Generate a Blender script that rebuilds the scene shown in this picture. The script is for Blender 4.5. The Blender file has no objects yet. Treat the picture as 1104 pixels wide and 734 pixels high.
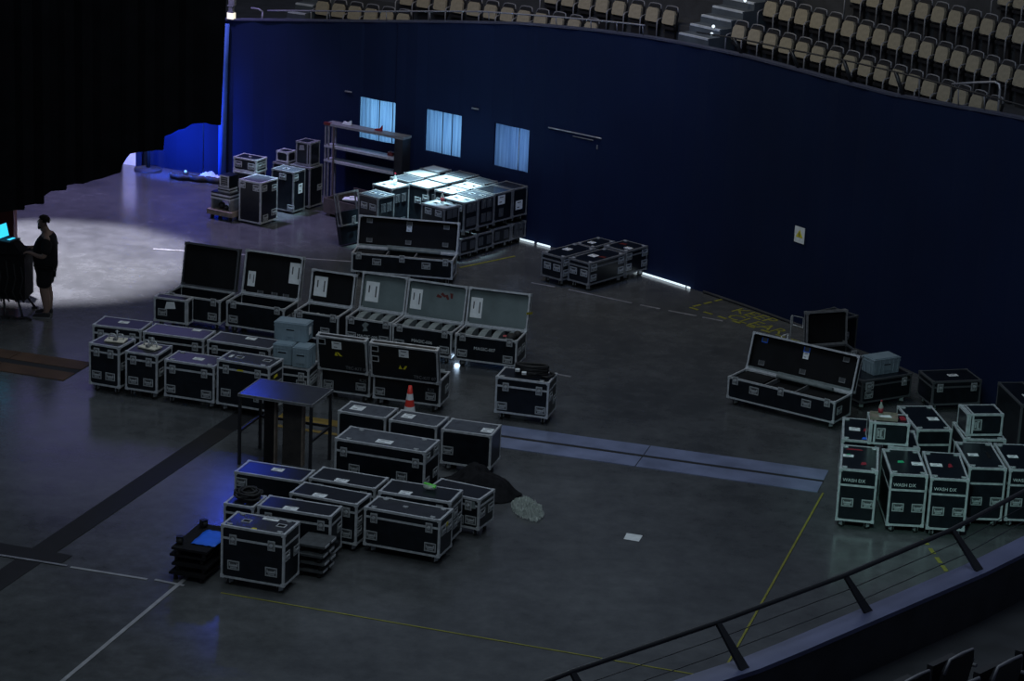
import bpy, bmesh, math, random
from mathutils import Vector, Matrix
random.seed(11)
D = bpy.data
SC = bpy.context.scene
COL = SC.collection
R = math.radians
PI = math.pi

# ------------------------------------------------------------------ materials
def mat(name, col, rough=.5, metal=0.0, var=0.0, scale=6.0, bump=0.0, spec=.5, emit=None, estr=0.0):
    m = D.materials.new(name)
    m.use_nodes = True
    nt = m.node_tree
    b = nt.nodes['Principled BSDF']
    b.inputs['Base Color'].default_value = (*col, 1)
    b.inputs['Roughness'].default_value = rough
    b.inputs['Metallic'].default_value = metal
    b.inputs['Specular IOR Level'].default_value = spec
    if emit:
        b.inputs['Emission Color'].default_value = (*emit, 1)
        b.inputs['Emission Strength'].default_value = estr
    if var or bump:
        tc = nt.nodes.new('ShaderNodeTexCoord')
        n = nt.nodes.new('ShaderNodeTexNoise')
        n.inputs['Scale'].default_value = scale
        n.inputs['Detail'].default_value = 5
        nt.links.new(tc.outputs['Object'], n.inputs['Vector'])
        if var:
            r = nt.nodes.new('ShaderNodeValToRGB')
            r.color_ramp.elements[0].position = .3
            r.color_ramp.elements[1].position = .7
            r.color_ramp.elements[0].color = tuple(c * (1 - var) for c in col) + (1,)
            r.color_ramp.elements[1].color = tuple(min(1, c * (1 + var)) for c in col) + (1,)
            nt.links.new(n.outputs['Fac'], r.inputs['Fac'])
            nt.links.new(r.outputs['Color'], b.inputs['Base Color'])
        if bump:
            bp = nt.nodes.new('ShaderNodeBump')
            bp.inputs['Strength'].default_value = bump
            bp.inputs['Distance'].default_value = .02
            nt.links.new(n.outputs['Fac'], bp.inputs['Height'])
            nt.links.new(bp.outputs['Normal'], b.inputs['Normal'])
    return m

M = {}
M['black'] = mat('black laminate', (.0065, .009, .013), .28, var=.3, scale=9, spec=.35)
M['dark'] = mat('dark lining', (.006, .0065, .008), .8, var=.3, spec=.2)
M['recess'] = mat('handle recess', (.075, .08, .085), .5, .2)
M['handledull'] = mat('dull handle steel', (.085, .09, .10), .5, .2)
M['void'] = mat('recess black', (.003, .003, .004), .8, spec=.1)
M['alu'] = mat('worn aluminium', (.50, .52, .55), .40, .25, var=.22, scale=14)
M['aludull'] = mat('dull aluminium', (.19, .195, .205), .5, .2, var=.25, scale=14)
M['steel'] = mat('zinc steel', (.42, .44, .46), .38, .3, var=.2, scale=20)
M['rubber'] = mat('black rubber', (.012, .012, .013), .7, var=.2)
M['paper'] = mat('white paper', (.72, .75, .77), .75, var=.08, scale=12)
M['ochre'] = mat('worn ochre floor paint', (.20, .13, .025), .6, var=.4, scale=5)
M['ink'] = mat('print ink', (.08, .085, .09), .7, var=.1)
M['white'] = mat('white stencil paint', (.60, .63, .64), .6, var=.15, scale=25)
M['yellow'] = mat('yellow vinyl', (.65, .56, .02), .5, var=.1)
M['red'] = mat('red plastic', (.70, .045, .03), .45, var=.12)
M['redpaint'] = mat('dark red paint', (.10, .012, .010), .5, var=.25)
M['redmark'] = mat('red sticker', (.28, .015, .03), .5, var=.2)
M['green'] = mat('green vinyl', (.03, .45, .20), .5, var=.2)
M['limegreen'] = mat('green tape', (.16, .75, .10), .5, var=.2)
M['blue'] = mat('blue plastic', (.02, .14, .75), .4, var=.1)
M['foam'] = mat('grey foam', (.17, .20, .205), .9, var=.2, scale=10, bump=.2)
M['lidgrey'] = mat('grey lid lining', (.125, .16, .165), .8, var=.2, scale=3)
M['tote'] = mat('grey plastic', (.22, .29, .34), .5, var=.08)
M['wood'] = mat('raw timber', (.20, .16, .13), .75, var=.3, scale=12, bump=.2)
M['darkwood'] = mat('dark plywood', (.028, .024, .022), .7, var=.35, scale=8)
M['crate'] = mat('brown ply', (.065, .052, .046), .8, var=.3, scale=7)
M['littop'] = mat('laminate paled as lit', (.48, .54, .57), .30, var=.15, scale=7)  # case tops paled so they look bright in the light pool
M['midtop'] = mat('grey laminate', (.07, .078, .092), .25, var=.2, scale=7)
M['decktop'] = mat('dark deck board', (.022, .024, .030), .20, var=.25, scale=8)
M['cloth'] = mat('black cloth', (.008, .008, .010), .9, var=.3, scale=14, bump=.5, spec=.2)
M['clothgrey'] = mat('dark grey dolly board', (.05, .055, .06), .6, var=.3, scale=12)
M['seat'] = mat('beige upholstery', (.27, .235, .18), .85, var=.12, scale=18, bump=.2)
M['seatshell'] = mat('black seat shell', (.012, .012, .015), .45)
M['armsteel'] = mat('grey seat steel', (.20, .20, .23), .5, .2)
M['conc'] = mat('dark concrete', (.030, .032, .040), .8, var=.3, scale=3)
M['stair'] = mat('stair concrete', (.055, .068, .085), .8, var=.25, scale=3)
M['nosing'] = mat('pale nosing', (.42, .45, .50), .6, var=.2)
M['rail'] = mat('dark steel rail', (.018, .019, .023), .4, .2, var=.2)
M['railpale'] = mat('brushed steel rail', (.38, .38, .42), .35, .5, var=.15)
M['coping'] = mat('painted coping', (.10, .11, .21), .45, var=.2, scale=2)
M['wallcap'] = mat('dim wall capping', (.045, .05, .085), .5, var=.2, scale=2)
M['curtain'] = mat('black masking cloth', (.0035, .0035, .0045), .95, var=.3, scale=2, spec=.05)
M['skin'] = mat('skin', (.24, .155, .125), .55, var=.1)
M['shirt'] = mat('black cotton', (.010, .010, .013), .9, var=.25, scale=20, bump=.3, spec=.2)
M['hair'] = mat('dark hair', (.005, .004, .004), .9, var=.3, scale=60, bump=.4)
M['shoe'] = mat('dark shoe', (.014, .014, .016), .6, var=.2)
M['eye'] = mat('eye', (.5, .5, .5), .3)
M['screen'] = mat('lit screen', (.02, .1, .14), .3, emit=(.03, .50, .85), estr=1.3)
M['strip'] = mat('leak glow', (.6, .65, .7), .4, emit=(.75, .9, 1.0), estr=.85)  # glow drawn for light leaking under the drape
M['lampwarm'] = mat('lit cream lamp', (.7, .66, .55), .5, emit=(1.0, .92, .72), estr=.75)
M['steplight'] = mat('lit step lamp', (.7, .8, .9), .5, emit=(.75, .88, 1.0), estr=1.0)
M['cyanlamp'] = mat('dim cyan lamp', (.4, .6, .65), .5, emit=(.4, .85, .95), estr=.35)
M['plate'] = mat('steel trench plate', (.34, .39, .60), .24, .5, var=.25, scale=1.6)  # blue tint stands in for the drape's reflection in the steel
M['platewarm'] = mat('warm-lit trench plate', (.075, .040, .022), .6, .1, var=.3, scale=2)  # same trench strip, browned to show warm light on it
M['groove'] = mat('trench gap', (.010, .011, .013), .7)
M['tapeblack'] = mat('black floor tape', (.006, .006, .008), .6, var=.3, scale=4)
M['tapewhite'] = mat('white floor tape', (.27, .27, .29), .6, var=.25, scale=5)
M['tapeyellow'] = mat('yellow floor tape', (.22, .21, .03), .6, var=.25, scale=5)
M['tapedull'] = mat('worn white floor tape', (.20, .20, .23), .6, var=.4, scale=4)
M['cream'] = mat('cream board', (.70, .66, .55), .7, var=.08)

def film_mat():
    m = mat('clear crumpled film', (.55, .62, .57), .35, var=.2, scale=18)
    nt = m.node_tree
    b = nt.nodes['Principled BSDF']
    b.inputs['Transmission Weight'].default_value = .35
    b.inputs['Alpha'].default_value = .55
    return m
M['film'] = film_mat()

def drape_mat():
    m = D.materials.new('navy drape cloth'); m.use_nodes = True
    nt = m.node_tree; b = nt.nodes['Principled BSDF']
    b.inputs['Roughness'].default_value = .9
    b.inputs['Specular IOR Level'].default_value = .15
    tc = nt.nodes.new('ShaderNodeTexCoord')
    n = nt.nodes.new('ShaderNodeTexNoise'); n.inputs['Scale'].default_value = .5; n.inputs['Detail'].default_value = 6
    r = nt.nodes.new('ShaderNodeValToRGB')
    r.color_ramp.elements[0].position = .3; r.color_ramp.elements[1].position = .75
    r.color_ramp.elements[0].color = (.0036, .0095, .035, 1); r.color_ramp.elements[1].color = (.0052, .013, .047, 1)
    nt.links.new(tc.outputs['Object'], n.inputs['Vector']); nt.links.new(n.outputs['Fac'], r.inputs['Fac'])
    nt.links.new(r.outputs['Color'], b.inputs['Base Color'])
    return m
M['drape'] = drape_mat()
M['foldlit'] = mat('drape edge paled as lit', (.06, .13, .42), .9, var=.1, spec=.1)  # fold coloured paler so it reads as catching blue light

def pane_mat():
    m = D.materials.new('pale curtain behind opening'); m.use_nodes = True
    nt = m.node_tree; nt.nodes.clear()
    out = nt.nodes.new('ShaderNodeOutputMaterial')
    df = nt.nodes.new('ShaderNodeBsdfDiffuse'); tr = nt.nodes.new('ShaderNodeBsdfTranslucent'); mx = nt.nodes.new('ShaderNodeMixShader')
    tc = nt.nodes.new('ShaderNodeTexCoord'); w = nt.nodes.new('ShaderNodeTexNoise'); mp = nt.nodes.new('ShaderNodeMapping')
    mp.inputs['Scale'].default_value = (16, 16, .5)
    w.inputs['Scale'].default_value = 1.6; w.inputs['Detail'].default_value = 3
    r = nt.nodes.new('ShaderNodeValToRGB')
    r.color_ramp.elements[0].position = .36; r.color_ramp.elements[1].position = .68
    r.color_ramp.elements[0].color = (.16, .25, .38, 1); r.color_ramp.elements[1].color = (.27, .39, .54, 1)
    L = nt.links.new
    L(tc.outputs['Object'], mp.inputs['Vector']); L(mp.outputs['Vector'], w.inputs['Vector']); L(w.outputs['Fac'], r.inputs['Fac'])
    L(r.outputs['Color'], df.inputs['Color']); L(r.outputs['Color'], tr.inputs['Color'])
    mx.inputs[0].default_value = .7
    L(df.outputs[0], mx.inputs[1]); L(tr.outputs[0], mx.inputs[2]); L(mx.outputs[0], out.inputs['Surface'])
    return m
M['pane'] = pane_mat()

def floor_mat():
    m = D.materials.new('sealed arena concrete'); m.use_nodes = True
    nt = m.node_tree; b = nt.nodes['Principled BSDF']; L = nt.links.new
    tc = nt.nodes.new('ShaderNodeTexCoord')
    def noise(scale, detail, rough=.6):
        n = nt.nodes.new('ShaderNodeTexNoise'); n.inputs['Scale'].default_value = scale
        n.inputs['Detail'].default_value = detail; n.inputs['Roughness'].default_value = rough
        L(tc.outputs['Object'], n.inputs['Vector']); return n
    n1 = noise(.45, 7, .65); n2 = noise(3.5, 6, .7); n3 = noise(60, 3)
    r1 = nt.nodes.new('ShaderNodeValToRGB')
    r1.color_ramp.elements[0].position = .32; r1.color_ramp.elements[1].position = .72
    r1.color_ramp.elements[0].color = (.055, .058, .062, 1); r1.color_ramp.elements[1].color = (.115, .120, .126, 1)
    L(n1.outputs['Fac'], r1.inputs['Fac'])
    r2 = nt.nodes.new('ShaderNodeValToRGB')
    r2.color_ramp.elements[0].position = .3; r2.color_ramp.elements[1].position = .75
    r2.color_ramp.elements[0].color = (.72, .72, .72, 1); r2.color_ramp.elements[1].color = (1.15, 1.15, 1.15, 1)
    L(n2.outputs['Fac'], r2.inputs['Fac'])
    mx = nt.nodes.new('ShaderNodeMix'); mx.data_type = 'RGBA'; mx.blend_type = 'MULTIPLY'; mx.inputs[0].default_value = 1
    L(r1.outputs['Color'], mx.inputs[6]); L(r2.outputs['Color'], mx.inputs[7])
    L(mx.outputs[2], b.inputs['Base Color'])
    mr = nt.nodes.new('ShaderNodeMapRange'); mr.inputs[3].default_value = .10; mr.inputs[4].default_value = .30
    L(n2.outputs['Fac'], mr.inputs[0]); L(mr.outputs[0], b.inputs['Roughness'])
    b.inputs['Specular IOR Level'].default_value = .5
    bp = nt.nodes.new('ShaderNodeBump'); bp.inputs['Strength'].default_value = .05; bp.inputs['Distance'].default_value = .01
    L(n3.outputs['Fac'], bp.inputs['Height']); L(bp.outputs['Normal'], b.inputs['Normal'])
    return m
M['floor'] = floor_mat()

# ------------------------------------------------------------------ mesh helpers
class MB:
    def __init__(s): s.bm = bmesh.new()
    def _tag(s, vs, mi):
        fs = set(f for v in vs for f in v.link_faces)
        for f in fs: f.material_index = mi
    def box(s, x0, x1, y0, y1, z0, z1, mi=0, mx=None):
        co = [(x, y, z) for z in (z0, z1) for y in (y0, y1) for x in (x0, x1)]
        vs = [s.bm.verts.new(Vector(c) if mx is None else mx @ Vector(c)) for c in co]
        for q in ((0, 2, 3, 1), (4, 5, 7, 6), (0, 1, 5, 4), (1, 3, 7, 5), (3, 2, 6, 7), (2, 0, 4, 6)):
            f = s.bm.faces.new([vs[i] for i in q]); f.material_index = mi
        return s
    def cyl(s, p, q, r, r2=None, n=12, mi=0, cap=True):
        p = Vector(p); q = Vector(q); r2 = r if r2 is None else r2
        d = (q - p).normalized()
        a = d.orthogonal().normalized(); b = d.cross(a)
        A = []; B = []
        for i in range(n):
            t = 2 * PI * i / n; o = a * math.cos(t) + b * math.sin(t)
            A.append(s.bm.verts.new(p + o * r)); B.append(s.bm.verts.new(q + o * r2))
        for i in range(n):
            j = (i + 1) % n
            f = s.bm.faces.new([A[i], A[j], B[j], B[i]]); f.material_index = mi; f.smooth = n > 6
        if cap:
            f = s.bm.faces.new(A[::-1]); f.material_index = mi
            f = s.bm.faces.new(B); f.material_index = mi
        return s
    def tube(s, pts, r, n=8, mi=0):
        pts = [Vector(p) for p in pts]; rings = []
        a = None
        for i, p in enumerate(pts):
            d = (pts[min(i + 1, len(pts) - 1)] - pts[max(i - 1, 0)]).normalized()
            a = d.orthogonal().normalized() if a is None else (a - d * a.dot(d)).normalized()
            b = d.cross(a)
            rings.append([s.bm.verts.new(p + (a * math.cos(2 * PI * k / n) + b * math.sin(2 * PI * k / n)) * r) for k in range(n)])
        for A, B in zip(rings, rings[1:]):
            for k in range(n):
                f = s.bm.faces.new([A[k], A[(k + 1) % n], B[(k + 1) % n], B[k]]); f.material_index = mi; f.smooth = True
        f = s.bm.faces.new(rings[0][::-1]); f.material_index = mi
        f = s.bm.faces.new(rings[-1]); f.material_index = mi
        return s
    def lathe(s, prof, n=20, c=(0, 0), mis=None):
        rings = []
        for r, z in prof:
            rings.append([s.bm.verts.new((c[0] + r * math.cos(2 * PI * k / n), c[1] + r * math.sin(2 * PI * k / n), z)) for k in range(n)])
        for i, (A, B) in enumerate(zip(rings, rings[1:])):
            for k in range(n):
                f = s.bm.faces.new([A[k], A[(k + 1) % n], B[(k + 1) % n], B[k]]); f.smooth = True
                f.material_index = mis[i] if mis else 0
        s.bm.faces.new(rings[0][::-1]); s.bm.faces.new(rings[-1])
        return s
    def prism(s, pts, z0, z1, mi=0, mx=None):
        mx = mx or Matrix()
        A = [s.bm.verts.new(mx @ Vector((x, y, z0))) for x, y in pts]
        B = [s.bm.verts.new(mx @ Vector((x, y, z1))) for x, y in pts]
        n = len(pts)
        for i in range(n):
            f = s.bm.faces.new([A[i], A[(i + 1) % n], B[(i + 1) % n], B[i]]); f.material_index = mi
        f = s.bm.faces.new(A[::-1]); f.material_index = mi
        f = s.bm.faces.new(B); f.material_index = mi
        return s
    def sphere(s, c, r, sc=(1, 1, 1), mi=0, u=12, v=8):
        mx = Matrix.Translation(c) @ Matrix.Diagonal((*sc, 1))
        g = bmesh.ops.create_uvsphere(s.bm, u_segments=u, v_segments=v, radius=r, matrix=mx)
        s._tag(g['verts'], mi)
        for v_ in g['verts']:
            for f in v_.link_faces: f.smooth = True
        return s
    def mesh(s, name, mats):
        bmesh.ops.recalc_face_normals(s.bm, faces=s.bm.faces[:])
        me = D.meshes.new(name); s.bm.to_mesh(me); s.bm.free()
        for m in (mats if isinstance(mats, (list, tuple)) else [mats]): me.materials.append(M[m] if isinstance(m, str) else m)
        return me
    def build(s, name, mats, parent=None, loc=(0, 0, 0), rot=(0, 0, 0)):
        return put(name, s.mesh(name, mats), parent, loc, rot)

def put(name, me, parent=None, loc=(0, 0, 0), rot=(0, 0, 0)):
    o = D.objects.new(name, me); COL.objects.link(o)
    o.location = loc; o.rotation_euler = rot
    if parent: o.parent = parent
    return o
def tag(o, label, cat, group=None, kind=None):
    o['label'] = label; o['category'] = cat
    if group: o['group'] = group
    if kind: o['kind'] = kind
    return o
def thing(name, label, cat, loc=(0, 0, 0), yaw=0, group=None):
    o = D.objects.new(name, None); COL.objects.link(o); o.empty_display_size = .1
    o.location = loc; o.rotation_euler = (0, 0, R(yaw))
    return tag(o, label, cat, group)
def struct(o): o['kind'] = 'structure'; return o
_glyph = {}
def lettering(s, size, m, parent, loc, rot=(PI / 2, 0, 0), name='lettering'):
    """solid letters: text lies in local XY, stands up by rot; centred"""
    k = (s, size)
    if k not in _glyph:
        cu = D.curves.new('txt', 'FONT'); cu.body = s; cu.size = size; cu.extrude = .0015
        cu.align_x = 'CENTER'; cu.align_y = 'CENTER'; cu.resolution_u = 2
        to = D.objects.new('txt', cu); COL.objects.link(to)
        bpy.context.view_layer.update()
        me = D.meshes.new_from_object(to.evaluated_get(bpy.context.evaluated_depsgraph_get()))
        D.objects.remove(to); D.curves.remove(cu)
        _glyph[k] = me
    me = _glyph[k].copy(); me.name = name; me.materials.clear(); me.materials.append(M[m])
    return put(name, me, parent, loc, rot)

# shared hardware (made facing -Y, back on y=0)
def _latch():
    b = MB(); b.box(-.05, .05, -.010, 0, -.075, .06); b.box(-.036, .036, -.016, -.010, -.06, .045, 1)
    b.cyl((0, -.016, 0), (0, -.026, 0), .026, n=10); b.box(-.03, .03, -.03, -.018, -.006, .006)
    b.box(-.022, .022, -.018, -.010, -.07, -.045); return b.mesh('latch', ['steel', 'aludull'])
def _handle():
    b = MB(); w, h = .083, .062
    b.box(-w, w, -.008, 0, h - .014, h); b.box(-w, w, -.008, 0, -h, -h + .014)
    b.box(-w, -w + .014, -.008, 0, -h + .014, h - .014); b.box(w - .014, w, -.008, 0, -h + .014, h - .014)
    b.box(-w + .014, w - .014, -.003, 0, -h + .014, h - .014, 1)
    b.box(-.05, .05, -.016, -.003, -.012, .010); b.box(-.058, -.046, -.014, -.003, -.012, .03); b.box(.046, .058, -.014, -.003, -.012, .03)
    b.box(-.045, .045, -.006, -.003, -.040, -.022)
    return b.mesh('handle', ['steel', 'recess'])
def _caster(h=.13):
    b = MB(); b.box(-.045, .045, -.05, .05, h - .012, h); b.cyl((0, 0, h - .03), (0, 0, h - .012), .03, n=10)
    b.box(-.026, -.019, -.03, .035, .04, h - .025); b.box(.019, .026, -.03, .035, .04, h - .025)
    b.cyl((-.018, .015, .052), (.018, .015, .052), .052, n=14, mi=1)
    b.cyl((-.03, .015, .052), (.03, .015, .052), .012, n=8)
    return b.mesh('caster', ['steel', 'rubber'])
def _dish():
    b = MB(); w, h = .062, .052
    b.box(-w, w, h - .014, h, 0, .006); b.box(-w, w, -h, -h + .014, 0, .006)
    b.box(-w, -w + .014, -h + .014, h - .014, 0, .006); b.box(w - .014, w, -h + .014, h - .014, 0, .006)
    b.box(-w + .014, w - .014, -h + .014, h - .014, 0, .002, 1)
    return b.mesh('stacking_cup', ['alu', 'void'])
def _tab():
    b = MB(); b.box(-.036, .036, -.018, .018, 0, .012); b.box(-.02, .02, -.03, .03, 0, .006); return b.mesh('corner_plate', ['steel'])
H_LATCH, H_HANDLE, H_CASTER, H_DISH, H_TAB = _latch(), _handle(), _caster(), _dish(), _tab()

def edges(b, x0, x1, y0, y1, z0, z1, w=.026, o=.004, corners=True, skip=()):
    """aluminium edge profile round a box, with cast corners"""
    for yy, a in ((y0, 'f'), (y1, 'k')):
        for zz, c in ((z0, 'b'), (z1, 't')):
            if a + c in skip: continue
            b.box(x0 + w, x1 - w, yy - o if yy == y0 else yy - w, yy + w if yy == y0 else yy + o, zz - o if zz == z0 else zz - w, zz + w if zz == z0 else zz + o)
    for xx in (x0, x1):
        for zz, c in ((z0, 'b'), (z1, 't')):
            b.box(xx - o if xx == x0 else xx - w, xx + w if xx == x0 else xx + o, y0 + w, y1 - w, zz - o if zz == z0 else zz - w, zz + w if zz == z0 else zz + o)
        for yy in (y0, y1):
            b.box(xx - o if xx == x0 else xx - w, xx + w if xx == x0 else xx + o, yy - o if yy == y0 else yy - w, yy + w if yy == y0 else yy + o, z0 - o, z1 + o)
    if corners:
        k = .04; p = .008
        for xx in (x0, x1):
            for yy in (y0, y1):
                for zz in (z0, z1):
                    b.box(xx - p if xx == x0 else xx - k, xx + k if xx == x0 else xx + p, yy - p if yy == y0 else yy - k, yy + k if yy == y0 else yy + p, zz - p if zz == z0 else zz - k, zz + k if zz == z0 else zz + p)
def band(b, x0, x1, y0, y1, z, h=.03, o=.004):
    b.box(x0 + .02, x1 - .02, y0 - o, y0 + .01, z - h / 2, z + h / 2); b.box(x0 + .02, x1 - .02, y1 - .01, y1 + o, z - h / 2, z + h / 2)
    b.box(x0 - o, x0 + .01, y0 + .02, y1 - .02, z - h / 2, z + h / 2); b.box(x1 - .01, x1 + o, y0 + .02, y1 - .02, z - h / 2, z + h / 2)
def sheet_label(parent, w, h, loc, rot, lines=2, m='paper', name='paper_label', ink='ink'):
    """a paper sticker, outward is local +Z, with printed bars as part of its mesh"""
    b = MB(); b.box(-w / 2, w / 2, -h / 2, h / 2, 0, .003)
    for i in range(lines):
        y = h * (.28 - .52 * i / max(1, lines - 1)) if lines > 1 else 0
        b.box(-w * .30, w * (.26 - .2 * (i % 2)), y - h * .05, y + h * .05, .003, .0042, 1)
    return b.build(name, [m, ink], parent, loc, rot)

BODYMAT = 'black'
def case(label, x, y, yaw, L, W, H, z=0, ch=.13, cat='flight case', group=None, seam=.13, lat=(.17, .83), hf=((.13, .2), (.87, .2)),
         hs=((.28, .5), (.74, .5)), dishes=(), papers=(), tabs=(), fm='alu', top=None, text=None, tsz=.09, tuv=(.4, .8), vbands=(), stickers=(), sidepaper=None, castn=True, name='flight_case', hv=()):
    """x,y: front-left corner on the ground; the front face is local -Y"""
    a = R(yaw); c, s = math.cos(a), math.sin(a)
    cx = x + c * L / 2 - s * W / 2; cy = y + s * L / 2 + c * W / 2
    t = thing(name, label, cat, (cx, cy, z), yaw, group)
    x0, x1, y0, y1, z0, z1 = -L / 2, L / 2, -W / 2, W / 2, ch, ch + H
    zs = z1 - seam if seam else z1
    b = MB(); b.box(x0, x1, y0, y1, z0, zs - (.004 if seam else 0)); b.build('body', BODYMAT, t)
    if seam:
        b = MB(); b.box(x0, x1, y0, y1, zs + .004, z1 - .001); b.box(x0 + .012, x1 - .012, y0 + .012, y1 - .012, z1 - .001, z1 + .001, 1)
        b.build('lid', [BODYMAT, top or BODYMAT], t)
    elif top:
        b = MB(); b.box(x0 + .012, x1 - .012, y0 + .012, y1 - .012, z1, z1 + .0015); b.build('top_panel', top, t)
    b = MB(); edges(b, x0, x1, y0, y1, z0, z1)
    if seam: band(b, x0, x1, y0, y1, zs)
    for u in vbands:
        xx = x0 + u * L
        b.box(xx - .014, xx + .014, y0 - .004, y0 + .01, z0 + .02, z1 - .02); b.box(xx - .014, xx + .014, y1 - .01, y1 + .004, z0 + .02, z1 - .02)
        b.box(xx - .014, xx + .014, y0 + .02, y1 - .02, z1 - .01, z1 + .004)
    b.build('edge_trim', fm, t)
    if seam:
        for u in lat: put('latch', H_LATCH, t, (x0 + u * L, y0 - .004, zs))
    for u, v in hf: put('handle', H_HANDLE, t, (x0 + u * L, y0, z0 + v * H))
    for u, v in hv: put('handle', H_HANDLE, t, (x0 + u * L, y0, z0 + v * H), (0, PI / 2, 0))
    for u, v in hs: put('handle', H_HANDLE, t, (x1, y0 + u * W, z0 + v * H), (0, 0, PI / 2))
    for u, v in dishes: put('stacking_cup', H_DISH, t, (x0 + u * L, y0 + v * W, z1 + .001))
    for u, v in tabs: put('corner_plate', H_TAB, t, (x0 + u * L, y0 + v * W, z1 + .001))
    for p in papers: sheet_label(t, p[2], p[3], (x0 + p[0] * L, y0 + p[1] * W, z1 + .002), (0, 0, 0))
    for st in stickers:   # (face, u, v, w, h, mat)
        f, u, v, w, h, m = st
        bb = MB(); bb.prism([(-w / 2, -h / 2), (w / 2, -h / 3), (w / 2.6, h / 2), (-w / 3, h / 2.4)], 0, .004)
        if f == 't': bb.build('sticker', m, t, (x0 + u * L, y0 + v * W, z1 + .002))
        elif f == 'f': bb.build('sticker', m, t, (x0 + u * L, y0 - .004, z0 + v * H), (PI / 2, 0, 0))
        else: bb.build('sticker', m, t, (x1 + .004, y0 + u * W, z0 + v * H), (PI / 2, 0, PI / 2))
    if sidepaper: sheet_label(t, sidepaper[2], sidepaper[3], (x1 + .002, y0 + sidepaper[0] * W, z0 + sidepaper[1] * H), (PI / 2, 0, PI / 2))
    if text: lettering(text, tsz, 'white', t, (x0 + tuv[0] * L, y0 - .002, z0 + tuv[1] * H))
    if ch > .05 and castn:
        for sx in (-1, 1):
            for sy in (-1, 1): put('caster', H_CASTER, t, (sx * (L / 2 - .09), sy * (W / 2 - .09), 0), (0, 0, random.uniform(-.8, .8)))
    return t

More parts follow.
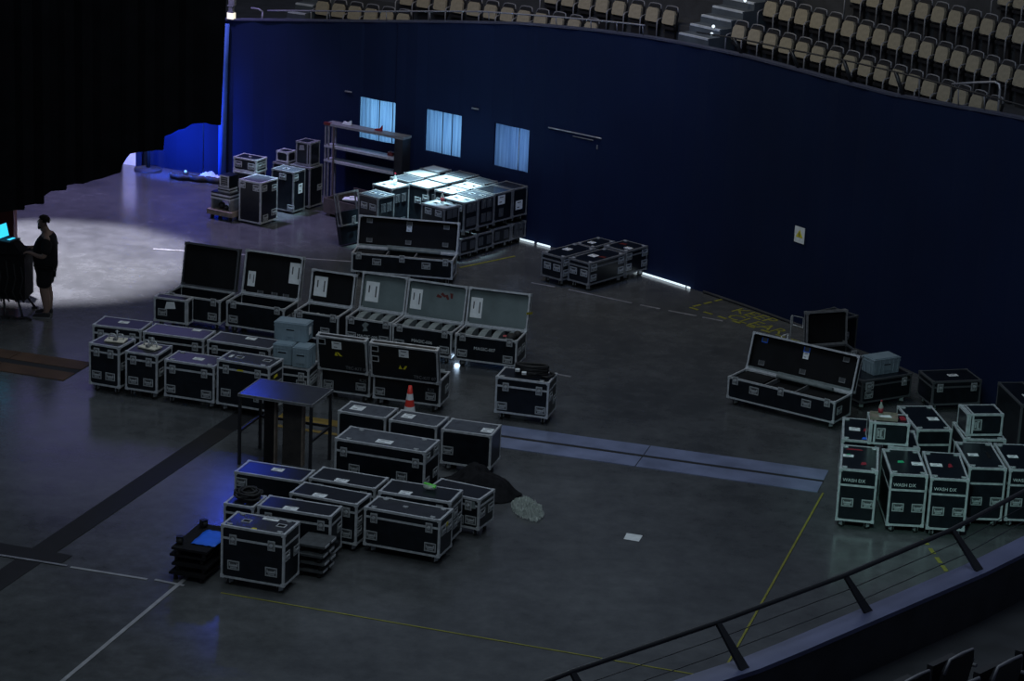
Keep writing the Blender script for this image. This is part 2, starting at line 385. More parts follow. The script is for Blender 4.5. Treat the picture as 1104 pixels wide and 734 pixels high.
def open_case(label, x, y, yaw, L, W, H, angle=106, lid_h=None, lid_t=.10, lining='dark', z=0, ch=.13, group=None, papers=(), outer=(), inner=(),
              dividers=0, lat=(.12, .88), hf=((.12, .3), (.88, .3)), hs=((.3, .5), (.72, .5)), text=None, tsz=.075, tuv=(.45, .5), extra=None, fm='alu',
              back_hf=(), back_text=None, lid_fm=None, name='open_flight_case', cat='flight case', seen_back=False):
    """body without top, lid standing on the back edge; seen_back turns it round so that its back faces the given front"""
    a = R(yaw); c, s = math.cos(a), math.sin(a)
    cx = x + c * L / 2 - s * W / 2; cy = y + s * L / 2 + c * W / 2
    t = thing(name, label, cat, (cx, cy, z), yaw + (180 if seen_back else 0), group)
    x0, x1, y0, y1, z0, z1 = -L / 2, L / 2, -W / 2, W / 2, ch, ch + H
    k = .014
    b = MB(); b.box(x0, x1, y0, y1, z0, z0 + k)
    b.box(x0, x1, y0, y0 + k, z0 + k, z1); b.box(x0, x1, y1 - k, y1, z0 + k, z1)
    b.box(x0, x0 + k, y0 + k, y1 - k, z0 + k, z1); b.box(x1 - k, x1, y0 + k, y1 - k, z0 + k, z1)
    b.box(x0 + k, x1 - k, y0 + k, y1 - k, z0 + k, z0 + k + .02, 1)
    b.build('body', [BODYMAT, 'dark'], t)
    b = MB(); edges(b, x0, x1, y0, y1, z0, z1, w=.024)
    b.build('edge_trim', fm, t)
    for u in lat: put('latch', H_LATCH, t, (x0 + u * L, y0 - .002, z1 - .03))
    for u, v in hf: put('handle', H_HANDLE, t, (x0 + u * L, y0, z0 + v * H))
    for u, v in hs: put('handle', H_HANDLE, t, (x1, y0 + u * W, z0 + v * H), (0, 0, PI / 2)); 
    for u, v in hs[:1]: put('handle', H_HANDLE, t, (x0, y0 + u * W, z0 + v * H), (0, 0, -PI / 2))
    for u, v in back_hf: put('handle', H_HANDLE, t, (x0 + u * L, y1, z0 + v * H), (0, 0, PI))
    if back_text: lettering(back_text, .07, 'aludull', t, (x0 + .14 * L, y1 + .002, z0 + .6 * H), (PI / 2, 0, PI))
    if text: lettering(text, tsz, 'white', t, (x0 + tuv[0] * L, y0 - .002, z0 + tuv[1] * H))
    # lid: hinge along its own y=0, open side at z=0
    LH = lid_h or W
    lid = MB()
    lid.box(x0, x1, -LH, 0, lid_t - k, lid_t)
    lid.box(x0, x1, -LH, -LH + k, 0, lid_t - k); lid.box(x0, x1, -k, 0, 0, lid_t - k)
    lid.box(x0, x0 + k, -LH + k, -k, 0, lid_t - k); lid.box(x1 - k, x1, -LH + k, -k, 0, lid_t - k)
    lid.box(x0 + k, x1 - k, -LH + k, -k, lid_t - k - .012, lid_t - k, 1)
    lo = lid.build('lid', [BODYMAT, lining], t, (0, y1 + .006, z1 + .008), (-R(angle), 0, 0))
    b = MB(); edges(b, x0, x1, -LH, 0, 0, lid_t, w=.022)
    b.build('lid_trim', lid_fm or fm, lo)
    zi = lid_t - k - .014
    for p in papers:    # on the lining: u, v (v=0 hinge, 1 top edge), w, h
        sheet_label(lo, p[2], p[3], (x0 + p[0] * L, -p[1] * LH, zi), (PI, 0, R(p[4] if len(p) > 4 else 90)), 2)
    for p in inner:     # metal cup fittings on the lining
        bb = MB(); bb.box(-.055, .055, -.04, .04, 0, .004, 1); bb.box(-.055, .055, -.04, -.027, 0, .016); bb.box(-.055, -.044, -.04, .04, 0, .012); bb.box(.044, .055, -.04, .04, 0, .012)
        bb.build('lid_cup', [p[2] if len(p) > 2 else 'aludull', 'recess'], lo, (x0 + p[0] * L, -p[1] * LH, zi), (PI, 0, 0))
    for p in outer:     # on the outside of the lid: kind, u, v, ...
        kd, u, v = p[:3]; q = (x0 + u * L, -v * LH, lid_t + .002)
        if kd == 'paper': sheet_label(lo, p[3], p[4], q, (0, 0, PI))
        elif kd == 'warn':
            bb = MB(); bb.prism([(-.07, -.03), (-.01, -.03), (-.045, .035)], 0, .003)
            bb.prism([(0, -.03), (.035, -.03), (.07, .03), (.035, .03)] if p[3] else [(.0, .03), (.06, -.03), (.02, -.03), (-.03, .03)], 0, .003)
            bb.build('warning_sticker', 'yellow', lo, q, (0, 0, PI))
        elif kd == 'text': lettering(p[3], .075, 'aludull', lo, q, (0, 0, PI))
        elif kd == 'dish': put('stacking_cup', H_DISH, lo, q)
    for i in range(dividers):
        xx = x0 + L * (i + .78) / (dividers + .6)
        bb = MB(); n = 10; w2 = .05 * L / dividers + .045
        pts = [(-W / 2 + k + .01, 0), (W / 2 - k - .01, 0)]
        top = [(W / 2 - k - .01 - (W - 2 * k - .02) * j / n, H - .05 + .055 * math.sin(PI * j / n * .9 + .4)) for j in range(n + 1)]
        prof = pts + top
        A = [bb.bm.verts.new((xx - w2, p[0], z0 + .036 + p[1] * .92)) for p in prof]; B_ = [bb.bm.verts.new((xx + w2, p[0], z0 + .036 + p[1] * .92)) for p in prof]
        m_ = len(prof)
        for j in range(m_): bb.bm.faces.new([A[j], A[(j + 1) % m_], B_[(j + 1) % m_], B_[j]])
        bb.bm.faces.new(A[::-1]); bb.bm.faces.new(B_)
        bb.build('foam_divider', 'foam', t)
    if extra: extra(t, x0, x1, y0, y1, z0, z1, lo)
    if ch > .05:
        for sx in (-1, 1):
            for sy in (-1, 1): put('caster', H_CASTER, t, (sx * (L / 2 - .1), sy * (W / 2 - .1), 0), (0, 0, random.uniform(-.8, .8)))
    return t

# ------------------------------------------------------------------ the arena bowl
CX, CY, RAD = -19.10, 24.63, 30.73          # centre and radius of the draped bowl wall
def arc(ang, r, z=0): return Vector((CX + r * math.cos(R(ang)), CY + r * math.sin(R(ang)), z))
TOP = [(84, 3.2), (65.2, 3.37), (61.7, 3.58), (58.7, 3.77), (55.3, 4.01), (51.9, 4.24), (48.5, 4.39), (45.9, 4.47), (44.2, 4.5), (41.6, 4.53), (37.3, 4.51), (34.7, 4.53), (31.3, 4.67), (28.6, 4.80), (22, 5.0)]
RAIL = [(63.4, 3.69), (58.7, 3.99), (53.6, 4.36), (50.2, 4.52), (46.8, 4.67), (44.2, 4.76), (41.8, 4.83), (39.3, 4.86), (37, 4.91), (34.5, 4.95), (31.4, 4.98), (28.6, 5.02), (24, 5.1)]
def lerp(tab, a):
    t = sorted(tab)
    if a <= t[0][0]: return t[0][1]
    for (a0, z0), (a1, z1) in zip(t, t[1:]):
        if a <= a1: return z0 + (z1 - z0) * (a - a0) / (a1 - a0)
    return t[-1][1]

# floor
b = MB(); b.box(-26, 22, 14, 62, -.2, 0); struct(b.build('floor', 'floor'))

# draped wall with three openings
WIN = [(57.42, 59.11), (54.34, 56.04), (51.16, 52.82)]
WZ = (1.355, 2.21)
angs = sorted(set([round(22 + .5 * i, 2) for i in range(0, 125)] + [a for w in WIN for a in w]))
bm = bmesh.new(); grid = {}
def gv(a, k):
    if (a, k) not in grid:
        z = (0, WZ[0], WZ[1], lerp(TOP, a))[k]
        ripple = .012 * math.sin(a * 21) + .008 * math.sin(a * 9.3)
        grid[(a, k)] = bm.verts.new(arc(a, RAD + ripple, z))
    return grid[(a, k)]
for a0, a1 in zip(angs, angs[1:]):
    for k in range(3):
        if k == 1 and any(w[0] - .01 <= a0 and a1 <= w[1] + .01 for w in WIN): continue
        f = bm.faces.new([gv(a0, k), gv(a1, k), gv(a1, k + 1), gv(a0, k + 1)])
me = D.meshes.new('wall_back'); bm.to_mesh(me); bm.free(); me.materials.append(M['drape'])
w = struct(put('wall_back', me))
sm = w.modifiers.new('thick', 'SOLIDIFY'); sm.thickness = .05; sm.offset = 0
for i, (a0, a1) in enumerate(WIN):
    bm = bmesh.new(); prev = None; n = 72
    for k in range(n + 1):
        a = a0 - .25 + (a1 - a0 + .5) * k / n
        r = RAD + .20 + .007 * math.sin(k * 1.05 + i) + .010 * math.sin(k * .37 + 2 * i)
        p = (bm.verts.new(arc(a, r, WZ[0] - .1)), bm.verts.new(arc(a, r, WZ[1] + .1)))
        if prev: bm.faces.new([prev[0], p[0], p[1], prev[1]])
        prev = p
    me = D.meshes.new('window'); bm.to_mesh(me); bm.free(); me.materials.append(M['pane'])
    wd = struct(put('window_%d' % (i + 1), me))
    for fr in ((.44, .80), (.36, .62), (.58, .9))[i]:
        a = a0 + (a1 - a0) * (1 - fr)
        b = MB(); b.cyl(arc(a, RAD + .13, WZ[0] - .1), arc(a, RAD + .13, WZ[1] + .1), .010, n=8)
        b.build('window_bar', 'steel' if i == 2 else 'rail', wd)
# coping along the wall top
b = MB()
for a0, a1 in zip(angs, angs[1:]):
    vs = []
    for a in (a0, a1):
        z = lerp(TOP, a)
        vs.append([b.bm.verts.new(arc(a, RAD + dr, z + dz)) for dr, dz in ((-.05, 0), (.10, 0), (.10, .035), (-.05, .035))])
    for k in range(4): b.bm.faces.new([vs[0][k], vs[1][k], vs[1][(k + 1) % 4], vs[0][(k + 1) % 4]])
struct(b.build('trim_1', 'wallcap'))
# drape edge fold at the left, coloured as if lit blue, and a seam
b = MB(); b.tube([arc(65.33, RAD - .08, .02), arc(65.33, RAD - .08, 1.2), arc(65.30, RAD - .08, 2.4), arc(65.25, RAD - .08, 3.3)], .085, 10); struct(b.build('trim_2', 'foldlit'))
b = MB(); b.tube([arc(66.27, RAD - .02, .02), arc(66.27, RAD - .02, 2.6)], .014, 6); struct(b.build('trim_3', 'tapeblack'))
# glowing tubes added for light leaking under the drape
t = thing('light_leak', 'light leaking along the foot of the blue drape, drawn as glowing tubes', 'light leak', arc(48, RAD - .12), 0)
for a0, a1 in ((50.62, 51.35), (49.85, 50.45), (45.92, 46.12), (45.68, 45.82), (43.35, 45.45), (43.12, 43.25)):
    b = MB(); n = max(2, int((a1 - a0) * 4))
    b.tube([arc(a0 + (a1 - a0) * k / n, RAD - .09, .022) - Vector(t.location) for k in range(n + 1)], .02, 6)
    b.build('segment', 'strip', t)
b = MB(); b.tube([arc(a, RAD - .07, .03) for a in [36 + .5 * k for k in range(14)]], .028, 6); struct(b.build('baseboard_back', 'conc'))

# terraces behind the wall
def terrace(name, dr0, dr1, z, a0, a1, zb=2.6, slope=0):
    b = MB(); prev = None; n = int((a1 - a0) / .8) + 1
    for k in range(n + 1):
        a = a0 + (a1 - a0) * k / n
        p = [b.bm.verts.new(arc(a, RAD + d, h)) for d, h in ((dr0, zb), (dr1, zb), (dr1, z - slope * (a1 - a)), (dr0, z - slope * (a1 - a)))]
        if prev:
            for i in range(4): b.bm.faces.new([prev[i], p[i], p[(i + 1) % 4], prev[(i + 1) % 4]])
        else: b.bm.faces.new(p[::-1])
        prev = p
    b.bm.faces.new(prev)
    return struct(b.build(name, 'conc'))
n_ = 4
for (a0, a1, zs) in ((45.2, 62.4, (3.22, 3.51, 3.84, 4.2, 4.6)), (22, 43.72, (4.21, 4.575, 4.98, 5.33, 5.7))):
    for k, z in enumerate(zs):
        terrace('trim_%d' % n_, .18 + .85 * k, .18 + .85 * (k + 1) + (3 if k == 4 else 0), z, a0, a1, slope=(.0155, .0135, .006, 0, 0)[k] if a0 < 40 else 0); n_ += 1
terrace('trim_%d' % n_, .2, 8, 2.9, 62.45, 84); n_ += 1
# aisle stairs between the two seating blocks, and at the far left
def stairs(label, a0, a1, z0, rise, n, ang_shift=0):
    t = thing('stairs', label, 'stairs', arc((a0 + a1) / 2, RAD + .25, 0), 0); o = Vector(t.location)
    for k in range(n):
        d0 = .34 + .3 * k; z = z0 + rise * k
        b = MB(); q = []
        for a in (a0, (a0 + a1) / 2, a1):
            q.append([b.bm.verts.new(arc(a, RAD + d, h) - o) for d, h in ((d0, 2.6), (d0 + .3, 2.6), (d0 + .3, z), (d0, z))])
        for A, B in zip(q, q[1:]):
            for i in range(4): b.bm.faces.new([A[i], B[i], B[(i + 1) % 4], A[(i + 1) % 4]])
        b.bm.faces.new(q[0]); b.bm.faces.new(q[-1][::-1])
        st = b.build('step', 'stair', t)
        b = MB(); q = []
        for a in (a0 + .03, (a0 + a1) / 2, a1 - .03):
            q.append([b.bm.verts.new(arc(a, RAD + d, h) - o) for d, h in ((d0 - .006, z - .03), (d0 + .05, z - .03), (d0 + .05, z + .005), (d0 - .006, z + .005))])
        for A, B in zip(q, q[1:]):
            for i in range(4): b.bm.faces.new([A[i], B[i], B[(i + 1) % 4], A[(i + 1) % 4]])
        b.bm.faces.new(q[0]); b.bm.faces.new(q[-1][::-1])
        b.build('nosing', 'nosing', st)
    return t
s1 = stairs('concrete aisle stairs with pale step edges between two seating blocks', 43.76, 45.15, 4.61, .14, 7)
o = Vector(s1.location)
for a, d, z in ((44.02, .62, 4.66), (44.0, .64, 4.80), (44.05, 1.5, 5.20)):
    b = MB(); b.sphere(arc(a, RAD + d - .05, z) - o, .03, u=8, v=6); b.build('step_lamp', 'steplight', s1)
s2 = stairs('short concrete stairs with pale edges beside leftmost seats', 62.47, 63.3, 3.46, .135, 5)
o = Vector(s2.location)
b = MB(); b.sphere(arc(62.55, RAD + 1.2, 4.02) - o, .03, u=8, v=6); b.build('step_lamp', 'steplight', s2)

# seats
def seat_parts():
    r = {}
    b = MB(); w, h = .150, .138
    pr = [(-w + .02, -h), (w - .02, -h), (w, -h + .03), (w - .008, h - .06), (w - .05, h), (-w + .05, h), (-w + .008, h - .06), (-w, -h + .03)]
    mx = Matrix.Rotation(R(90 - 10), 4, 'X'); b.prism(pr, -.02, .035, 0, mx); r['seat_pad'] = b.mesh('seat_pad', 'seat')
    b = MB(); w, h = .165, .165
    pr = [(-w, -h), (w, -h), (w + .004, h - .07), (w - .05, h + .035), (-w + .05, h + .035), (-w - .004, h - .07)]
    b.prism(pr, -.065, -.022, 0, mx); r['backrest'] = b.mesh('backrest', 'seatshell')
    b = MB(); b.tube([(-.165, .055, .12), (-.13, .08, .205), (-.06, .085, .215), (.06, .085, .215), (.13, .08, .205), (.165, .055, .12)], .013, 6); r['back_rim'] = b.mesh('back_rim', 'armsteel')
    b = MB(); b.tube([(0, .02, -.03), (0, -.12, -.05), (0, -.155, -.085), (0, -.15, -.49)], .014, 6); r['armrest'] = b.mesh('armrest', 'armsteel')
    b = MB(); b.box(-.12, .12, .03, .075, -.5, -.17); b.box(-.15, .15, -.05, .09, -.23, -.18); r['pedestal'] = b.mesh('pedestal', 'seatshell')
    return r
SP = seat_parts()
ORD = ['first', 'second', 'third', 'fourth', 'fifth', 'sixth', 'seventh', 'eighth', 'ninth', 'tenth', 'eleventh', 'twelfth', 'thirteenth', 'fourteenth', 'fifteenth', 'sixteenth', 'seventeenth', 'eighteenth', 'nineteenth']
def seat(label, p, yaw, group):
    t = thing('stadium_seat', label, 'seat', (p[0], p[1], p[2] - .5), yaw, group)
    put('backrest', SP['backrest'], t, (0, 0, .5)); put('seat_pad', SP['seat_pad'], t, (0, 0, .5)); put('back_rim', SP['back_rim'], t, (0, 0, .5))
    put('pedestal', SP['pedestal'], t, (0, 0, .5))
    put('armrest', SP['armrest'], t, (-.185, 0, .5))
    return t
ROWS = [  # distance behind wall, seat-centre height, angles
 (.9, 3.71, 62.02, .722, 6, 'front row of the left block', 'left end', 'stadium seats in the left block'),
 (1.75, 4.0, 59.28, .7385, 12, 'second row of the left block', 'left end', 'stadium seats in the left block'),
 (2.6, 4.34, 54.0, .727, 8, 'third row of the left block', 'left end', 'stadium seats in the left block'),
 (.9, 4.66, 43.33, .7147, 17, 'front row of the right block', 'stairs', 'stadium seats in the right block'),
 (1.75, 5.03, 43.35, .6812, 17, 'second row of the right block', 'stairs', 'stadium seats in the right block'),
 (2.6, 5.45, 41.0, .683, 12, 'third row of the right block', 'stairs', 'stadium seats in the right block'),
 (3.45, 5.82, 36.3, .62, 3, 'topmost row of the right block', 'left', 'stadium seats in the right block')]
for dr, zc, a, da, n, rowname, end, grp in ROWS:
    zb = zc - .5
    for k in range(n):
        aa = a - da * k
        z = zc if a > 44 else {4.66: 4.715 - .0155 * (43.72 - aa), 5.03: 5.08 - .0135 * (43.72 - aa), 5.45: 5.485 - .006 * (43.72 - aa)}.get(zc, zc + .005)
        seat('beige stadium seat, %s from the %s, in the %s' % (ORD[k], end, rowname), arc(aa, RAD + dr, z), aa - 90, grp)

# handrail over the wall top with raking posts
def bar_rail(label, a0, a1, posts, n=30, r=.017):
    t = thing('handrail', label, 'handrail', arc((a0 + a1) / 2, RAD, lerp(TOP, (a0 + a1) / 2) + .035), 0); o = Vector(t.location)
    b = MB(); b.tube([arc(a0 + (a1 - a0) * k / n, RAD - .03, lerp(RAIL, a0 + (a1 - a0) * k / n)) - o for k in range(n + 1)], r, 6); b.build('rail', 'armsteel' if a0 > 44 else 'rail', t)
    for a, kind in posts:
        b = MB(); zt, z1 = lerp(TOP, a) + .036, lerp(RAIL, a)
        if kind: b.tube([arc(a, RAD - .03, z1) - o, arc(a - .25, RAD + .06, zt) - o], .035, 6)
        else: b.tube([arc(a, RAD - .03, z1) - o, arc(a, RAD + .0, zt) - o], .011, 6)
        b.build('post', 'rail' if kind else 'armsteel', t)
    return t
bar_rail('thin grey handrail on slim posts in front of the left seats', 46.1, 63.4, [(a, 0) for a in (46.2, 47.4, 48.6, 50.2, 53.3, 56, 58, 60.6)])
bar_rail('dark handrail on thick raking posts in front of the right seats', 24, 43.7, [(42.0, 1), (39.35, 1), (36.9, 1), (34.5, 1), (31.6, 0), (30.4, 0), (28.2, 0), (25.5, 0), (33.4, 0)])
t = thing('grab_rail', 'pale bent steel grab rail by the right front seats', 'handrail', arc(31.5, RAD + .3, 4.15), 0); o = Vector(t.location)
b = MB(); b.tube([arc(32.58, RAD + .3, 4.92) - o, arc(31.6, RAD + .3, 5.05) - o, arc(30.68, RAD + .3, 5.16) - o, arc(30.5, RAD + .3, 5.14) - o, arc(30.44, RAD + .3, 5.06) - o, arc(30.43, RAD + .3, 4.15) - o], .02, 8); b.build('tube', 'railpale', t)
b = MB(); b.tube([arc(32.58, RAD + .3, 4.92) - o, arc(32.6, RAD + .3, 4.15) - o], .018, 8); b.build('post', 'rail', t)
t = thing('grab_rail', 'short grey grab rail at the left end of wall top', 'handrail', arc(64, RAD + .02, lerp(TOP, 64) + .035), 0); o = Vector(t.location)
b = MB(); b.tube([arc(64.3, RAD + .1, 3.67) - o, arc(63.95, RAD + .1, 3.67) - o, arc(63.78, RAD + .1, 3.62) - o], .02, 8); b.build('tube', 'armsteel', t)
b = MB(); b.tube([arc(63.78, RAD + .1, 3.62) - o, arc(63.75, RAD + .05, 3.44) - o], .018, 8); b.build('post', 'armsteel', t)
# small cream lamp box with gear on the wall top at the far left
p = arc(65.06, RAD - .02, lerp(TOP, 65.06) + .036)
t = thing('lamp_box', 'small cream lit lamp box on the wall top at far left', 'lamp', p, -25)
b = MB(); b.box(-.075, .075, -.05, .05, 0, .13); b.build('housing', 'lampwarm', t)
b = MB(); b.box(-.06, .06, -.05, .05, .13, .16); b.box(-.045, .045, -.04, .04, .16, .26); b.box(-.07, .07, -.05, .05, .26, .29); b.box(-.05, .09, -.04, .04, .29, .45); b.build('mount', 'aludull', t)

# things on the wall
p = arc(38.24, RAD - .04, 1.645)
t = thing('warning_sign', 'white sign with yellow warning triangle on the blue drape', 'sign', p, 38.24 - 90)
b = MB(); b.box(-.125, .125, -.01, 0, -.145, .145); b.build('panel', 'paper', t)
b = MB(); b.prism([(-.085, -.045), (.085, -.045), (0, .10)], 0, .004, 0, Matrix.Translation((0, -.010, 0)) @ Matrix.Rotation(PI / 2, 4, 'X')); b.build('triangle', 'yellow', t)
b = MB(); b.box(-.008, .008, -.017, -.014, -.01, .05); b.box(-.008, .008, -.017, -.014, -.03, -.018); b.build('exclamation_mark', 'ink', t)
t = thing('wall_bar', 'long pale metal bar on the blue drape, right of openings', 'bar', arc(49, RAD - .05, 2.37), 0); o = Vector(t.location)
b = MB(); b.tube([arc(50.26 - 2.5 * k / 8, RAD - .05, 2.36 + .003 * k) - o for k in range(9)], .014, 6); b.build('bar_tube', 'railpale', t)
b = MB(); b.tube([arc(49.1 - .95 * k / 4, RAD - .05, 2.30 + .003 * k) - o for k in range(5)], .009, 6); b.build('lower_bar', 'aludull', t)
b = MB(); b.box(-.012, .012, -.012, .012, -.20, -.12, 0, Matrix.Translation(arc(47.95, RAD - .05, 2.36) - o)); b.build('clip', 'aludull', t)
for a, z, lb in ((59.6, 2.28, 'above the shelving'), (53.7, 2.42, 'left of the rightmost opening')):
    t = tag(MB().box(-.08, .08, -.03, .0, -.012, .012).build('wall_clip', 'aludull', None, arc(a, RAD - .04, z), (0, 0, R(a - 90))), 'tiny grey metal clip on the blue drape ' + lb, 'clip')

# doorway glimpse at the far left and the tall post beside it
b = MB(); b.box(-.30, .02, 0, .03, 0, .95); b.box(.02, .16, -.01, .02, 0, .95, 1); struct(b.build('door_1', ['cream', 'drape'], None, arc(69.25, RAD - .16, 0), (0, 0, R(69.25 - 90))))  # cream panel stands in for the doorway's warm light
t = thing('stand', 'black stand with round base beside the lit doorway', 'stand', arc(68.45, RAD - .35, 0))
b = MB(); b.lathe([(.30, 0), (.30, .03), (.05, .06)], 20); b.build('base', 'rubber', t)
b = MB(); b.cyl((0, 0, .05), (0, 0, 2.2), .045); b.build('pole', 'rubber', t)

# black masking curtain hanging in front of the left side, stepped hem
HEM = [(-13, 1.5), (-9.6, 1.75), (-9.6, 1.98), (-8.42, 2.35), (-8.01, 2.42), (-8.01, 2.49), (-7.69, 2.53), (-7.69, 2.66), (-7.58, 2.74), (-7.33, 2.78), (-7.32, 2.86), (-7.05, 2.9), (-6.75, 3.0), (-6.45, 3.11), (-6.42, 3.23), (-6.35, 3.35), (-6.29, 3.43), (-6.05, 3.48), (-5.76, 3.52), (-5.74, 3.75), (-5.63, 3.79), (-5.52, 3.85), (-5.4, 3.9), (-5.29, 3.97), (-5.08, 4.0), (-4.96, 3.97), (-4.84, 3.96)]
b = MB(); n = 0; cols = []
for (xa, za), (xb, zb) in zip(HEM, HEM[1:]):
    k = max(1, int((xb - xa) / .12))
    for j in range(k): cols.append((xa + (xb - xa) * j / k, za + (zb - za) * j / k))
cols.append(HEM[-1]); prev = None
for i, (x, z) in enumerate(cols):
    yy = 40 + .035 * math.sin(x * 19)
    xt = x + (.17 if x > -5.2 else 0) * max(0, (x + 5.2) / .36)
    q = [b.bm.verts.new((x, yy - .03, z)), b.bm.verts.new((x, yy + .03, z)), b.bm.verts.new((xt, yy + .03, 9.5)), b.bm.verts.new((xt, yy - .03, 9.5))]
    if prev:
        for k in range(4): b.bm.faces.new([prev[k], q[k], q[(k + 1) % 4], prev[(k + 1) % 4]])
    else: b.bm.faces.new(q)
    prev = q
b.bm.faces.new(prev[::-1])
tag(b.build('masking_curtain', 'curtain'), 'huge black masking curtain with stepped hem hanging at upper left', 'curtain', kind='structure')

# ------------------------------------------------------------------ floor markings and trench covers
def strip(name, label, cat, p, q, w, m, z=.003, group=None, th=.004):
    p = Vector((*p, 0)); q = Vector((*q, 0)); d = (q - p); L = d.length; ang = math.atan2(d.y, d.x)
    b = MB(); b.box(0, L, -w / 2, w / 2, 0, th)
    return tag(b.build(name, m, None, (p.x, p.y, z), (0, 0, ang)), label, cat, group)
def plates(label, p, q, w, m, gap, seams):
    p = Vector((*p, 0)); q = Vector((*q, 0)); d = q - p; L = d.length; ang = math.atan2(d.y, d.x)
    t = thing('trench_cover', label, 'floor cover', (p.x, p.y, 0), math.degrees(ang))
    for s in (-1, 1):
        for k in range(seams):
            a0, a1 = L * k / seams + .008, L * (k + 1) / seams - .008
            b = MB(); y0, y1 = (gap / 2, w / 2) if s > 0 else (-w / 2, -gap / 2); b.box(a0, a1, y0, y1, .001, .012); b.build('cover_plate', m, t)
    b = MB(); b.box(0, L, -gap / 2, gap / 2, .001, .005); b.build('groove', 'groove', t)
    return t
plates('pale steel trench cover crossing the floor towards the wash cases', (-.6, 36.98), (4.72, 35.50), .98, 'plate', .10, 2)
plates('trench cover coloured as warm-lit on the floor left of the case rows', (-12, 40.6), (-6.98, 39.02), 1.02, 'platewarm', .20, 4)
strip('floor_band', 'broad black band on the floor running under the tall table', 'floor marking', (-8.2, 25.3), (-3.95, 37.7), .36, 'tapeblack')
strip('floor_band', 'short black band on the floor at the left edge', 'floor marking', (-9.5, 32.3), (-5.75, 31.12), .36, 'tapeblack', .0075)
strip('floor_tape', 'white tape line from left edge to the dolly boards', 'tape line', (-7.6, 31.45), (-5.7, 30.93), .045, 'tapedull', .012)
strip('floor_tape', 'white tape line between black band and tape junction', 'tape line', (-5.65, 30.91), (-4.6, 30.62), .05, 'tapewhite')
strip('floor_tape', 'short white tape line meeting the bold diagonal one', 'tape line', (-4.5, 30.62), (-4.1, 30.47), .05, 'tapewhite')
strip('floor_tape', 'bold white diagonal tape line at lower left', 'tape line', (-5.75, 25.4), (-4.02, 30.99), .055, 'tapewhite', .006)
strip('floor_tape', 'thin yellow tape line across the lower floor', 'tape line', (-3.6, 30.29), (2.6, 28.40), .024, 'tapeyellow')
strip('floor_tape', 'thin yellow tape line running up to the trench cover', 'tape line', (2.4, 27.3), (4.66, 35.0), .028, 'tapeyellow', .0075)
for i, k in enumerate((0, .33, .66, .95)):
    strip('floor_tape', 'yellow tape dash below the wash cases, %s from them' % ('nearest', 'second', 'third', 'farthest')[i], 'tape dash', (5.90 + .13 * k, 33.33 - 1.0 * k), (5.90 + .13 * (k + .2), 33.33 - 1.0 * (k + .2)), .06, 'tapeyellow', group='yellow dashes by the wash cases')
for i, (p, q) in enumerate((((.31, 45.49), (.75, 45.28)), ((1.0, 45.15), (2.15, 44.45)), ((2.3, 44.36), (2.65, 44.16)), ((2.8, 44.08), (3.3, 43.82)), ((3.4, 43.76), (3.75, 43.58)))):
    strip('floor_tape', 'worn white tape dash before the draped wall, %s from left' % ORD[i], 'tape dash', p, q, .05, 'tapedull', group='worn dashes along the draped wall')
strip('floor_tape', 'faint pale tape line behind the open trunks', 'tape line', (-6.9, 46.62), (-2.9, 46.36), .05, 'tapewhite')
strip('floor_tape', 'faint yellow tape line right of the long open trunk', 'tape line', (-1.05, 46.3), (-.02, 47.3), .05, 'tapeyellow')
strip('floor_tape', 'pale dashes of tape right of the last grey trunk', 'tape line', (.12, 40.36), (1.0, 39.95), .05, 'tapedull')
strip('floor_band', 'worn ochre band on the floor right of the tall table', 'floor marking', (-3.55, 37.34), (-1.9, 36.84), .26, 'ochre')
strip('floor_band', 'narrow worn ochre band on the floor right of the tall table', 'floor marking', (-3.55, 36.86), (-2.2, 36.45), .10, 'ochre')
# yellow stencil on the floor by the drape
ya = R(-41)
def loc(u, v, o=(3.18, 44.33)): return (o[0] + u * math.cos(ya) - v * math.sin(ya), o[1] + u * math.sin(ya) + v * math.cos(ya))
t = thing('floor_stencil', 'yellow KEEP CLEAR stencil in a dashed box on the floor', 'floor marking', (3.18, 44.33, .003), -45)
for k in range(9): MB().box(.34 * k, .34 * k + .2, 0, .06, 0, .003).build('dash', 'tapeyellow', t)
for k in range(3): MB().box(-.03, .03, .12 + .3 * k, .32 + .3 * k, 0, .003).build('dash', 'tapeyellow', t)
for k in range(3): MB().box(.2 + .34 * k, .4 + .34 * k, .95, 1.01, 0, .003).build('dash', 'tapeyellow', t)
lettering('KEEP', .44, 'tapeyellow', t, (1.05, .60, .0015), (0, 0, 0)); lettering('CLEAR', .44, 'tapeyellow', t, (1.42, .22, .0015), (0, 0, 0))
tag(MB().prism([(1.67, 32.82), (1.88, 32.75), (1.94, 32.98), (1.72, 33.05)], .002, .004).build('paper_sheet', 'paper'), 'lone pale paper sheet lying on the open floor', 'paper')

# ------------------------------------------------------------------ near parapet with rail and seats, lower right
INN = [(-.6, 16.75), (.6, 17.75), (1.59, 18.64), (1.96, 18.95), (2.32, 19.31), (3.15, 20.18), (4.15, 21.23), (4.82, 22.01), (5.9, 23.35), (7.2, 25.2)]
def off(i, d):
    a = Vector(INN[max(0, i - 1)]); c = Vector(INN[min(len(INN) - 1, i + 1)]); n = (c - a).normalized(); return Vector(INN[i]) + Vector((n.y, -n.x)) * d
def ribbon(b, prof, mi=0):
    prev = None
    for i in range(len(INN)):
        q = [b.bm.verts.new((*off(i, d), z)) for d, z in prof]
        if prev:
            for k in range(len(q)): b.bm.faces.new([prev[k], q[k], q[(k + 1) % len(q)], prev[(k + 1) % len(q)]])
        else: b.bm.faces.new(q[::-1])
        prev = q
    b.bm.faces.new(prev)
b = MB(); ribbon(b, [(.02, 0), (.2, 0), (.2, 4.46), (.02, 4.46)]); struct(b.build('wall_front', 'conc'))
